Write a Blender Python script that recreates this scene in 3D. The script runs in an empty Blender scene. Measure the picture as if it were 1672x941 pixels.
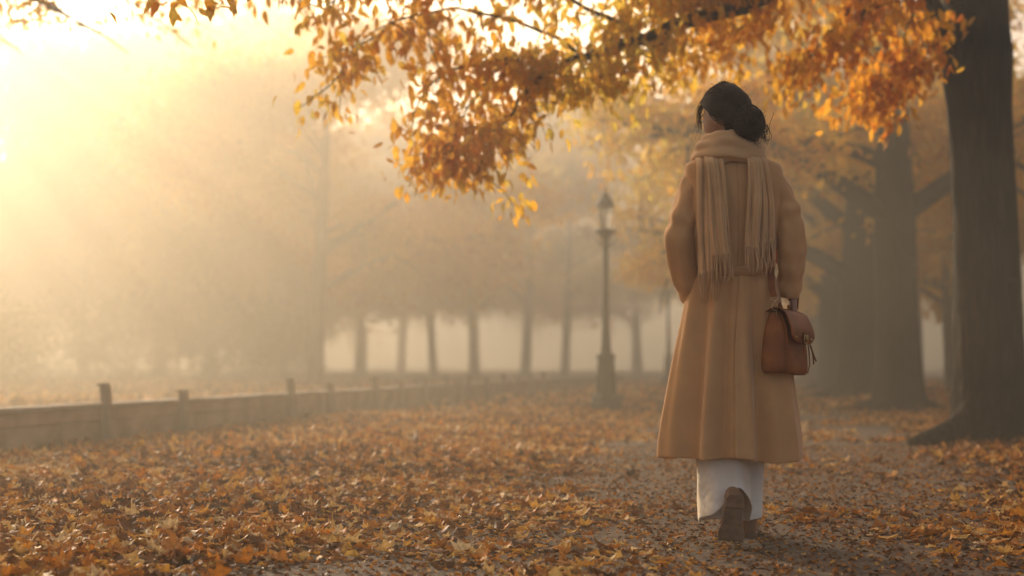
import bpy, math, random
import numpy as np
from mathutils import Vector, Matrix
PI = math.pi
sc = bpy.context.scene
COL = sc.collection

# ------------------------------------------------------------------ camera
CAM_H = 0.676; LENS = 50.0; FPX = 1672 * LENS / 36.0
PITCH = math.atan(126.5 / FPX)
cam_d = bpy.data.cameras.new('camera'); cam = bpy.data.objects.new('camera', cam_d); COL.objects.link(cam)
cam_d.lens = LENS; cam_d.sensor_width = 36.0; cam_d.clip_end = 2000.0; cam_d.clip_start = 0.05
cam.location = (0, 0, CAM_H); cam.rotation_euler = (PI / 2 + PITCH, 0, 0)
cam_d.dof.use_dof = True; cam_d.dof.focus_distance = 5.45; cam_d.dof.aperture_fstop = 1.7
sc.camera = cam

# ------------------------------------------------------------------ sky, sun, exposure
SUN_AZ = math.radians(-26.0)      # from +Y, negative = left of the view
SUN_EL = math.radians(16.0)
world = bpy.data.worlds.new('World'); sc.world = world; world.use_nodes = True
wn = world.node_tree; wn.nodes.clear()
sky = wn.nodes.new('ShaderNodeTexSky'); sky.sky_type = 'NISHITA'; sky.sun_disc = False
sky.sun_elevation = SUN_EL; sky.sun_rotation = SUN_AZ
sky.air_density = 0.3; sky.dust_density = 2.2; sky.ozone_density = 0.0; sky.altitude = 50
bg = wn.nodes.new('ShaderNodeBackground'); bg.inputs['Strength'].default_value = 0.12
wo = wn.nodes.new('ShaderNodeOutputWorld')
wn.links.new(sky.outputs[0], bg.inputs[0]); wn.links.new(bg.outputs[0], wo.inputs[0])
sun_d = bpy.data.lights.new('sun', 'SUN'); sun_d.energy = 5.0; sun_d.angle = math.radians(0.6)
sun_d.color = (1.0, 0.82, 0.59)
sun = bpy.data.objects.new('sun', sun_d); COL.objects.link(sun)
sdir = Vector((math.sin(SUN_AZ) * math.cos(SUN_EL), math.cos(SUN_AZ) * math.cos(SUN_EL), math.sin(SUN_EL)))
sun.rotation_euler = sdir.to_track_quat('Z', 'Y').to_euler(); sun.location = (-8, 20, 12)
sc.view_settings.view_transform = 'Standard'; sc.view_settings.look = 'None'
sc.view_settings.gamma = 1.0; sc.view_settings.use_curve_mapping = False
sc.view_settings.exposure = 2.2
HAZE_DENSITY = 0.0190; HAZE_G = 0.61; HAZE_COL = (1.0, 0.86, 0.64)
cy = sc.cycles
cy.use_denoising = True; cy.max_bounces = 8; cy.diffuse_bounces = 3; cy.glossy_bounces = 2
cy.transmission_bounces = 4; cy.transparent_max_bounces = 8; cy.volume_bounces = 0
cy.use_adaptive_sampling = False; cy.caustics_reflective = False; cy.caustics_refractive = False
cy.sample_clamp_indirect = 6.0

# ------------------------------------------------------------------ helpers
def at(px, py, Y):
    """point of the world seen at a pixel of the photograph, Y metres ahead"""
    u = (px - 836) / FPX; v = (470.5 - py) / FPX
    y = math.cos(PITCH) - v * math.sin(PITCH); z = math.sin(PITCH) + v * math.cos(PITCH)
    return np.array((u / y * Y, Y, CAM_H + z / y * Y))
def tag(o, label=None, cat=None, group=None, kind=None):
    if label: o['label'] = label
    if cat: o['category'] = cat
    if group: o['group'] = group
    if kind: o['kind'] = kind
    return o
def empty(name, loc=(0, 0, 0), rz=0.0):
    o = bpy.data.objects.new(name, None); COL.objects.link(o); o.location = loc; o.rotation_euler = (0, 0, rz)
    o.empty_display_size = 0.2
    return o
def copy_tree(o, parent=None):
    c = o.copy(); COL.objects.link(c); c.parent = parent
    for ch in list(o.children): copy_tree(ch, c)
    return c
def fast_mesh(name, V, F):
    """V (n,3), F (m,k) arrays of equal-sized faces"""
    me = bpy.data.meshes.new(name); V = np.asarray(V, np.float32); F = np.asarray(F, np.int32)
    me.vertices.add(len(V)); me.vertices.foreach_set('co', V.ravel())
    k = F.shape[1]; me.loops.add(F.size); me.loops.foreach_set('vertex_index', F.ravel())
    me.polygons.add(len(F)); me.polygons.foreach_set('loop_start', np.arange(0, F.size, k, dtype=np.int32))
    try: me.polygons.foreach_set('loop_total', np.full(len(F), k, np.int32))
    except Exception: pass
    me.update(calc_edges=True); me.validate()
    return me
def link(name, me, mat=None, parent=None, smooth=True):
    o = bpy.data.objects.new(name, me); COL.objects.link(o)
    if mat: me.materials.append(mat)
    if parent: o.parent = parent
    if smooth: me.polygons.foreach_set('use_smooth', np.ones(len(me.polygons), bool))
    return o
class MB:
    def __init__(s): s.v = []; s.f = []
    def add(s, V, F):
        n = len(s.v); s.v.extend([tuple(map(float, p)) for p in V]); s.f.extend([tuple(int(i) + n for i in f) for f in F]); return s
    def build(s, name, mat, parent=None, smooth=True, sub=0, solid=0.0, bevel=0.0):
        me = bpy.data.meshes.new(name); me.from_pydata(s.v, [], s.f); me.update()
        o = link(name, me, mat, parent, smooth)
        if solid:
            m = o.modifiers.new('solid', 'SOLIDIFY'); m.thickness = solid; m.offset = -1
        if bevel:
            m = o.modifiers.new('bevel', 'BEVEL'); m.width = bevel; m.segments = 2; m.limit_method = 'ANGLE'
        if sub:
            m = o.modifiers.new('sub', 'SUBSURF'); m.levels = sub; m.render_levels = sub
        return o
def frames(P):
    P = np.asarray(P, float); T = np.gradient(P, axis=0); T /= np.linalg.norm(T, axis=1)[:, None] + 1e-12
    ref = np.array((0, 1, 0.)) if abs(T[0][1]) < .8 else np.array((1., 0, 0))
    N = []; n = ref - T[0] * np.dot(ref, T[0]); n /= np.linalg.norm(n); N.append(n)
    for t in T[1:]:
        n = N[-1] - t * np.dot(N[-1], t); n /= np.linalg.norm(n) + 1e-12; N.append(n)
    N = np.array(N); return T, N, np.cross(T, N)
def tube(P, R, n=8, cap=True, R2=None, mod=None):
    """loft of rings along P; R radii, R2 second radius (along the binormal), mod(i,theta)->factor"""
    P = np.asarray(P, float); R = np.broadcast_to(np.asarray(R, float), (len(P),)); R2 = R if R2 is None else np.broadcast_to(np.asarray(R2, float), (len(P),))
    T, N, B = frames(P); th = np.arange(n) * 2 * PI / n; V = []
    for i in range(len(P)):
        m = np.ones(n) if mod is None else mod(i / (len(P) - 1), th)
        V.append(P[i] + (np.cos(th) * m * R[i])[:, None] * N[i] + (np.sin(th) * m * R2[i])[:, None] * B[i])
    V = np.concatenate(V); F = [(i * n + j, i * n + (j + 1) % n, (i + 1) * n + (j + 1) % n, (i + 1) * n + j) for i in range(len(P) - 1) for j in range(n)]
    if cap:
        k = len(V); V = np.vstack([V, P[0], P[-1]])
        F += [(k, (j + 1) % n, j) for j in range(n)]; o = (len(P) - 1) * n
        F += [(k + 1, o + j, o + (j + 1) % n) for j in range(n)]
    return V, F
def spline(K, n):
    """smooth (Catmull-Rom) resampling of key rows"""
    K = np.asarray(K, float)
    if K.ndim == 1: K = K[:, None]
    Q = np.vstack([2 * K[0] - K[1], K, 2 * K[-1] - K[-2]]); t = np.linspace(0, len(K) - 1 - 1e-9, n); out = []
    for x in t:
        i = int(x); f = x - i; a, b, c, d = Q[i:i + 4]
        out.append(.5 * (2 * b + (c - a) * f + (2 * a - 5 * b + 4 * c - d) * f * f + (3 * b - a - 3 * c + d) * f ** 3))
    return np.array(out)
def ellipsoid(c, r, nu=16, nv=10, rot=None):
    V = []; F = []
    for i in range(nv + 1):
        ph = PI * i / nv
        for j in range(nu):
            t = 2 * PI * j / nu; V.append((math.sin(ph) * math.cos(t) * r[0], math.sin(ph) * math.sin(t) * r[1], math.cos(ph) * r[2]))
    V = np.array(V)
    if rot is not None: V = V @ np.array(rot).T
    V = V + np.array(c)
    for i in range(nv):
        for j in range(nu): F.append((i * nu + j, (i + 1) * nu + j, (i + 1) * nu + (j + 1) % nu, i * nu + (j + 1) % nu))
    return V, F
def box(c, s, rot=None):
    V = np.array([(x, y, z) for x in (-.5, .5) for y in (-.5, .5) for z in (-.5, .5)]) * np.array(s)
    if rot is not None: V = V @ np.array(rot).T
    return V + np.array(c), [(0, 1, 3, 2), (4, 6, 7, 5), (0, 4, 5, 1), (2, 3, 7, 6), (0, 2, 6, 4), (1, 5, 7, 3)]

# ------------------------------------------------------------------ materials
def mat(name):
    m = bpy.data.materials.new(name); m.use_nodes = True; nt = m.node_tree
    return m, nt, nt.nodes['Principled BSDF'], nt.nodes['Material Output']
def node(nt, t, **kw):
    n = nt.nodes.new(t)
    for k, v in kw.items():
        if hasattr(n, k): setattr(n, k, v)
        else: n.inputs[k].default_value = v
    return n
def ramp(nt, stops, interp='LINEAR'):
    r = nt.nodes.new('ShaderNodeValToRGB'); e = r.color_ramp.elements; r.color_ramp.interpolation = interp
    while len(e) < len(stops): e.new(.5)
    for el, (p, c) in zip(e, stops): el.position = p; el.color = (*c, 1)
    return r
def noisy(name, stops, scale=8.0, rough=.8, bump=.3, bscale=40.0, detail=6.0, stretch=(1, 1, 1), sheen=0.0, dist=.01, spec=.3, metallic=0.0, wrinkle=None):
    m, nt, p, out = mat(name)
    tc = node(nt, 'ShaderNodeTexCoord'); mp = node(nt, 'ShaderNodeMapping'); mp.inputs['Scale'].default_value = stretch
    nt.links.new(tc.outputs['Object'], mp.inputs[0])
    n1 = node(nt, 'ShaderNodeTexNoise'); n1.inputs['Scale'].default_value = scale; n1.inputs['Detail'].default_value = detail
    nt.links.new(mp.outputs[0], n1.inputs[0]); r = ramp(nt, stops); nt.links.new(n1.outputs[0], r.inputs[0]); nt.links.new(r.outputs[0], p.inputs['Base Color'])
    n2 = node(nt, 'ShaderNodeTexNoise'); n2.inputs['Scale'].default_value = bscale; n2.inputs['Detail'].default_value = 4
    nt.links.new(mp.outputs[0], n2.inputs[0])
    b = node(nt, 'ShaderNodeBump'); b.inputs['Strength'].default_value = bump; b.inputs['Distance'].default_value = dist
    nt.links.new(n2.outputs[0], b.inputs['Height']); last = b
    if wrinkle:
        n3 = node(nt, 'ShaderNodeTexNoise'); n3.inputs['Scale'].default_value = wrinkle[0]; n3.inputs['Detail'].default_value = 2
        nt.links.new(tc.outputs['Object'], n3.inputs[0])
        b2 = node(nt, 'ShaderNodeBump'); b2.inputs['Strength'].default_value = wrinkle[1]; b2.inputs['Distance'].default_value = .03
        nt.links.new(n3.outputs[0], b2.inputs['Height']); nt.links.new(b.outputs[0], b2.inputs['Normal']); last = b2
    nt.links.new(last.outputs[0], p.inputs['Normal'])
    p.inputs['Roughness'].default_value = rough; p.inputs['Specular IOR Level'].default_value = spec
    p.inputs['Metallic'].default_value = metallic
    if sheen:
        p.inputs['Sheen Weight'].default_value = sheen; p.inputs['Sheen Roughness'].default_value = .4
        p.inputs['Sheen Tint'].default_value = (1, .8, .6, 1)
    return m
def bark_mat(name, c1, c2, c3):
    m, nt, p, out = mat(name)
    tc = node(nt, 'ShaderNodeTexCoord'); mp = node(nt, 'ShaderNodeMapping'); mp.inputs['Scale'].default_value = (1, 1, .16)
    nt.links.new(tc.outputs['Object'], mp.inputs[0])
    v = node(nt, 'ShaderNodeTexVoronoi'); v.feature = 'DISTANCE_TO_EDGE'; v.inputs['Scale'].default_value = 15
    n0 = node(nt, 'ShaderNodeTexNoise'); n0.inputs['Scale'].default_value = 9; n0.inputs['Detail'].default_value = 6
    nt.links.new(mp.outputs[0], n0.inputs[0])
    mx = node(nt, 'ShaderNodeMix'); mx.data_type = 'VECTOR'; mx.inputs[0].default_value = .12
    nt.links.new(mp.outputs[0], mx.inputs[4]); nt.links.new(n0.outputs['Color'], mx.inputs[5]); nt.links.new(mx.outputs[1], v.inputs[0])
    r = ramp(nt, [(0, c1), (.12, c2), (.5, c3)]); nt.links.new(v.outputs[0], r.inputs[0])
    n4 = node(nt, 'ShaderNodeTexNoise'); n4.inputs['Scale'].default_value = 2.2; n4.inputs['Detail'].default_value = 5
    nt.links.new(tc.outputs['Object'], n4.inputs[0])
    r4 = ramp(nt, [(.35, (.55, .55, .5)), (.65, (1.15, 1.1, 1.0))]); nt.links.new(n4.outputs[0], r4.inputs[0])
    mc = node(nt, 'ShaderNodeMix'); mc.data_type = 'RGBA'; mc.blend_type = 'MULTIPLY'; mc.inputs[0].default_value = 1
    nt.links.new(r.outputs[0], mc.inputs[6]); nt.links.new(r4.outputs[0], mc.inputs[7]); nt.links.new(mc.outputs[2], p.inputs['Base Color'])
    a = node(nt, 'ShaderNodeMath'); a.operation = 'MINIMUM'; a.inputs[1].default_value = .35; nt.links.new(v.outputs[0], a.inputs[0])
    ad = node(nt, 'ShaderNodeMath'); ad.operation = 'ADD'; nt.links.new(a.outputs[0], ad.inputs[0]); nt.links.new(n0.outputs[0], ad.inputs[1])
    b = node(nt, 'ShaderNodeBump'); b.inputs['Strength'].default_value = 1.0; b.inputs['Distance'].default_value = .06
    nt.links.new(ad.outputs[0], b.inputs['Height']); nt.links.new(b.outputs[0], p.inputs['Normal'])
    p.inputs['Roughness'].default_value = .9; p.inputs['Specular IOR Level'].default_value = .2
    return m
def leaf_mat(name, stops, trans=.5, rough=.5, spec=.3, vein=True):
    m, nt, p, out = mat(name)
    g = node(nt, 'ShaderNodeAttribute'); g.attribute_name = 'tint'
    r = ramp(nt, stops); nt.links.new(g.outputs['Fac'], r.inputs[0])
    tc = node(nt, 'ShaderNodeTexCoord'); n = node(nt, 'ShaderNodeTexNoise'); n.inputs['Scale'].default_value = 55; n.inputs['Detail'].default_value = 3
    nt.links.new(tc.outputs['Object'], n.inputs[0])
    r2 = ramp(nt, [(.3, (.62, .55, .5)), (.6, (1.1, 1.1, 1.1))]); nt.links.new(n.outputs[0], r2.inputs[0])
    mc = node(nt, 'ShaderNodeMix'); mc.data_type = 'RGBA'; mc.blend_type = 'MULTIPLY'; mc.inputs[0].default_value = 1
    nt.links.new(r.outputs[0], mc.inputs[6]); nt.links.new(r2.outputs[0], mc.inputs[7])
    nt.links.new(mc.outputs[2], p.inputs['Base Color']); p.inputs['Roughness'].default_value = rough; p.inputs['Specular IOR Level'].default_value = spec
    t = node(nt, 'ShaderNodeBsdfTranslucent'); nt.links.new(mc.outputs[2], t.inputs[0])
    mx = node(nt, 'ShaderNodeMixShader'); mx.inputs[0].default_value = trans
    nt.links.new(p.outputs[0], mx.inputs[1]); nt.links.new(t.outputs[0], mx.inputs[2]); nt.links.new(mx.outputs[0], out.inputs[0])
    return m
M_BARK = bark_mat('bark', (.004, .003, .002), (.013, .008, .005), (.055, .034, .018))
M_BARK_MIST = bark_mat('mist_paled_bark', (.10, .08, .06), (.2, .16, .12), (.3, .25, .19))  # bark lightened: the mist's fading of far trunks is put into its colour
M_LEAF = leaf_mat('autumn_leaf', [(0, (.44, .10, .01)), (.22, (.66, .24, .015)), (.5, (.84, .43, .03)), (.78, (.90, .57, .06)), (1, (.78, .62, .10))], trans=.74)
M_SHRUB = leaf_mat('shrub_leaf', [(0, (.16, .12, .04)), (.5, (.34, .22, .06)), (1, (.5, .3, .07))], trans=.3)
M_LITTER = leaf_mat('fallen_leaf', [(0, (.05, .018, .006)), (.25, (.18, .065, .015)), (.45, (.42, .165, .028)), (.62, (.64, .235, .018)), (.78, (.72, .40, .07)), (1, (.76, .54, .25))], trans=.25, rough=.6, spec=.2)
# ------------------------------------------------------------------ ground, path
rng = np.random.default_rng(7)
DIRX = 0.196                                     # the avenue runs towards (DIRX, 1)
def vnoise(x, y, s, seed):
    """smooth value noise on arrays"""
    r = np.random.default_rng(seed).random((64, 64)); u = x / s; v = y / s; i = np.floor(u).astype(int); j = np.floor(v).astype(int)
    f = u - i; g = v - j; f = f * f * (3 - 2 * f); g = g * g * (3 - 2 * g)
    a = r[i % 64, j % 64]; b = r[(i + 1) % 64, j % 64]; c = r[i % 64, (j + 1) % 64]; d = r[(i + 1) % 64, (j + 1) % 64]
    return (a * (1 - f) + b * f) * (1 - g) + (c * (1 - f) + d * f) * g - .5
def path_d(X, Y):
    """0 on the path's axis, 1 at its edge"""
    cx = 0.62 + DIRX * (Y - 4.6); return np.abs(X - cx) / 1.6
def ground_z(X, Y):
    X = np.asarray(X, float); Y = np.asarray(Y, float)
    off = np.clip((path_d(X, Y) - .8) / 1.2, 0, 1)
    near = np.clip(1 - np.hypot(X, Y) / 90, 0, 1)
    return near * (off * (.10 * vnoise(X + 50, Y + 50, 2.3, 3) + .05 * vnoise(X + 50, Y + 50, .7, 4)) + .012 * vnoise(X + 50, Y + 50, .35, 5) + off * .03)
def grid_sheet(name, xs, ys, dz, m):
    X, Y = np.meshgrid(xs, ys); Z = ground_z(X, Y) + dz; V = np.stack([X.ravel(), Y.ravel(), Z.ravel()], 1); nx = len(xs)
    i, j = np.meshgrid(np.arange(len(ys) - 1), np.arange(nx - 1), indexing='ij'); a = (i * nx + j).ravel()
    return link(name, fast_mesh(name, V, np.stack([a, a + 1, a + nx + 1, a + nx], 1)), m)
def geo(lo, hi, n, dense0, dense1, nd):
    return np.concatenate([np.linspace(lo, dense0, n)[:-1], np.linspace(dense0, dense1, nd), np.linspace(dense1, hi, n)[1:]])
M_GROUND = noisy('soil_and_rotting_leaves', [(.3, (.055, .028, .014)), (.5, (.13, .062, .027)), (.62, (.2, .09, .035)), (.75, (.27, .14, .06))], scale=14, rough=.85, bump=.8, bscale=28, dist=.03)
M_PATH = noisy('gritty_path', [(.3, (.055, .036, .022)), (.5, (.11, .073, .046)), (.62, (.17, .115, .07)), (.75, (.24, .16, .09))], scale=24, rough=.85, bump=.9, bscale=110, dist=.012)
g = grid_sheet('ground', geo(-140, 140, 40, -9, 14, 260), geo(-30, 250, 40, 2, 34, 320), 0, M_GROUND); tag(g, kind='structure')
n = 220; ys = np.linspace(-3, 120, n); V = []
for k, y in enumerate(ys):
    cx = .62 + DIRX * (y - 4.6)
    for q in np.linspace(-1, 1, 40):
        x = cx + q * (1.65 + .2 * float(vnoise(np.array(y + 60.), np.array(q + 3), .8, 9))); V.append((x, y, float(ground_z(x, y)) + .006))
F = [(i * 40 + j, i * 40 + j + 1, (i + 1) * 40 + j + 1, (i + 1) * 40 + j) for i in range(n - 1) for j in range(39)]
p_ = link('path', fast_mesh('path', V, F), M_PATH); tag(p_, kind='structure')

# ------------------------------------------------------------------ leaves
def lobed_leaf(r, k=14, curl=.3):
    """a lobed, curled fallen leaf, unit size: (verts, tris)"""
    th = np.arange(k) * 2 * PI / k + r.normal(0, .06, k)
    lob = np.where(np.arange(k) % 2 == 0, 1.0, r.uniform(.6, .86)) * (.78 + .22 * np.cos(th)) * r.uniform(.85, 1.1, k)
    x = np.cos(th) * lob * .55; y = np.sin(th) * lob * r.uniform(.36, .5)
    c1, c2, c3 = np.clip((r.normal(0, curl) + curl * .3, r.normal(0, curl) + curl * .4, r.normal(0, curl)), -.55, .55)
    z = c1 * x * x * 2.5 + c2 * y * y * 5 + c3 * x * y * 3 + r.normal(0, .035, k)
    # an inner ring lets the blade fold
    xi, yi = x * .5, y * .5; zi = c1 * xi * xi * 2.5 + c2 * yi * yi * 5 + c3 * xi * yi * 3 + r.normal(0, .02, k)
    V = np.vstack([[0, 0, -.02], np.stack([xi, yi, zi], 1), np.stack([x, y, z], 1)]); F = []
    for j in range(k):
        a, b = 1 + j, 1 + (j + 1) % k; F += [(0, a, b), (a, a + k, b + k), (a, b + k, b)]
    return V, np.array(F)
def ovate_leaf(r, fold=.25, droop=.25):
    """pointed oval leaf hanging along +x from its stalk"""
    s = np.array([(0, 0), (.25, .2), (.55, .25), (.82, .14), (1.0, 0)]); V = [(0, 0, 0)]
    for a, w in s[1:4]: V += [(a, w, w * fold - droop * a * a), (a, 0, -droop * a * a), (a, -w, w * fold - droop * a * a)]
    V.append((1.05, 0, -droop)); V = np.array(V)
    F = [(0, 2, 1), (0, 3, 2), (1, 2, 5), (1, 5, 4), (2, 3, 6), (2, 6, 5), (4, 5, 8), (4, 8, 7), (5, 6, 9), (5, 9, 8), (7, 8, 10), (8, 9, 10)]
    return V, np.array(F)
def small_leaf(r):
    f = r.uniform(.1, .3); return np.array([(0, 0, 0), (.45, .3, f), (1, 0, -.15), (.45, -.3, f)]), np.array([(0, 2, 1), (0, 3, 2)])
def rotmats(yaw, pitch, roll):
    cy_, sy = np.cos(yaw), np.sin(yaw); cp, sp = np.cos(pitch), np.sin(pitch); cr, sr = np.cos(roll), np.sin(roll)
    R = np.empty((len(yaw), 3, 3))
    R[:, 0, 0] = cy_ * cp; R[:, 0, 1] = cy_ * sp * sr - sy * cr; R[:, 0, 2] = cy_ * sp * cr + sy * sr
    R[:, 1, 0] = sy * cp; R[:, 1, 1] = sy * sp * sr + cy_ * cr; R[:, 1, 2] = sy * sp * cr - cy_ * sr
    R[:, 2, 0] = -sp; R[:, 2, 1] = cp * sr; R[:, 2, 2] = cp * cr
    return R
def leaf_cloud(name, r, P, size, yaw, pitch, roll, tint, templates, m, parent=None):
    N = len(P); R = rotmats(yaw, pitch, roll); which = r.integers(0, len(templates), N); Vs = []; Fs = []; Ts = []; off = 0
    for k, (tv, tf) in enumerate(templates):
        idx = np.where(which == k)[0]
        if not len(idx): continue
        V = np.einsum('nij,kj->nki', R[idx], tv) * size[idx, None, None] + P[idx][:, None, :]
        F = tf[None] + (np.arange(len(idx)) * len(tv))[:, None, None] + off
        Vs.append(V.reshape(-1, 3)); Fs.append(F.reshape(-1, 3)); Ts.append(np.repeat(tint[idx], len(tf))); off += len(idx) * len(tv)
    me = fast_mesh(name, np.concatenate(Vs), np.concatenate(Fs))
    a = me.attributes.new('tint', 'FLOAT', 'FACE'); T = np.concatenate(Ts).astype(np.float32)
    if len(a.data) == len(T): a.data.foreach_set('value', T)
    return link(name, me, m, parent, smooth=True)
# fallen leaves: lobed and curled near the camera, simpler further on
def scatter(r, n, y0, y1, spread, power=1.0):
    """points in a wedge in front of the camera with margin for other viewpoints"""
    Y = y0 + (y1 - y0) * r.random(n) ** power
    X = (r.random(n) * 2 - 1) * (Y * .40 + spread)
    return X, Y
def litter(name, n, y0, y1, spread, smin, smax, templates, r, tilt, power=1.0, keep_path=.20):
    X, Y = scatter(r, n, y0, y1, spread, power)
    d = path_d(X, Y); patch = vnoise(X + 80, Y + 80, .9, 21) + .6 * vnoise(X + 80, Y + 80, .3, 22)
    dens = np.where(d < 1.0, keep_path, 1.0) + np.clip((d - .75) * 1.5, -.1, .3) + patch * .8
    k = r.random(n) < dens; X, Y, d, patch = X[k], Y[k], d[k], patch[k]; N = len(X)
    pile = np.clip(d - .7, 0, 1) * .035 + np.clip(patch, 0, 1) * .03
    S = r.uniform(smin, smax, N) * r.choice([.5, .8, 1, 1.3], N)
    Z = ground_z(X, Y) + .012 + r.random(N) ** 1.5 * (.012 + pile)
    tint = np.clip(r.beta(1.3, 1.5, N) + patch * .3 + .45 * vnoise(X + 90, Y + 90, 1.7, 31), 0, 1)
    P = np.stack([X, Y, Z], 1)
    return leaf_cloud(name, r, P, S, r.random(N) * 2 * PI, r.normal(0, tilt, N) * np.clip(d, .45, 1), r.normal(0, tilt, N) * np.clip(d, .45, 1) + PI * r.integers(0, 2, N), tint, templates, M_LITTER)
r1 = np.random.default_rng(11)
T_NEAR = [lobed_leaf(r1, int(r1.choice([12, 14, 16])), c) for c in (.15, .3, .45, .6, .8, .3, .5, .7, .2, .9)]
T_MID = [lobed_leaf(r1, 8, c) for c in (.3, .5, .8, .6)]
T_FAR = [small_leaf(r1) for _ in range(4)]
lt = litter('leaf_litter', 52000, 3.0, 9.5, .9, .045, .088, T_NEAR, r1, .24, .9); tag(lt, 'curled brown and orange fallen leaves scattered over the near ground', 'leaf litter', kind='stuff')
rc = np.random.default_rng(15); Xc, Yc = scatter(rc, 60000, 3.0, 12, .9, .9); kc = rc.random(60000) < np.where(path_d(Xc, Yc) < 1.1, .9, .35); Xc, Yc = Xc[kc], Yc[kc]; Nc = len(Xc)
cr = leaf_cloud('leaf_crumbs', rc, np.stack([Xc, Yc, ground_z(Xc, Yc) + .008 + rc.random(Nc) * .006], 1), rc.uniform(.012, .034, Nc), rc.random(Nc) * 6.28, rc.normal(0, .25, Nc), rc.normal(0, .25, Nc), np.clip(rc.beta(1.2, 2.2, Nc), 0, 1), T_FAR, M_LITTER)
tag(cr, 'crumbled bits of dry leaf trodden into the path', 'leaf crumbs', kind='stuff')
lt = litter('leaf_litter', 90000, 9.5, 20, 1.2, .06, .10, T_MID, r1, .34, .85); tag(lt, 'fallen orange leaves carpeting the ground further up the avenue', 'leaf litter', kind='stuff')
lt = litter('leaf_litter', 110000, 20, 60, 3, .11, .19, T_FAR, r1, .4, .75, keep_path=.6); tag(lt, 'hazy far carpet of fallen leaves below the distant trees', 'leaf litter', kind='stuff')

# ------------------------------------------------------------------ trees
T_LEAF = [ovate_leaf(r1, f, d) for f, d in ((.2, .2), (.5, .4), (-.3, .15), (.35, .6))]
def branch(r, p, d, L, n=8, wob=.18, sag=0.0, up=0.0):
    P = [np.array(p, float)]; d = np.array(d, float); d /= np.linalg.norm(d)
    for k in range(n):
        d = d + r.normal(0, wob, 3) / math.sqrt(n) + np.array((0, 0, up - sag * k / n)); d /= np.linalg.norm(d); P.append(P[-1] + d * L / n)
    return np.array(P)
def root_flare(mb, r, base, rad, h=.5, n=7, reach=1.4):
    a0 = r.random() * 6
    for k in range(n):
        a = a0 + k * 2 * PI / n + r.normal(0, .2); L = rad * reach * r.uniform(.8, 1.5); u = np.array((math.cos(a), math.sin(a), 0))
        P = [base + u * rad * .55 + (0, 0, h * r.uniform(.8, 1.2)), base + u * rad * .85 + (0, 0, h * .42), base + u * (rad + L * .35) + (0, 0, h * .14), base + u * (rad + L) + (0, 0, .0), base + u * (rad + L * 1.4) - (0, 0, .06)]
        mb.add(*tube(spline(P, 9), np.linspace(rad * .42, rad * .13, 9), 8))
def trunk_mod(seed):
    ph = np.random.default_rng(seed).random(4) * 6
    return lambda t, th: 1 + .05 * np.sin(3 * th + ph[0] + 2 * t) + .035 * np.sin(5 * th + ph[1] - 4 * t) + .02 * np.sin(9 * th + ph[2] + 9 * t)
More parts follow.
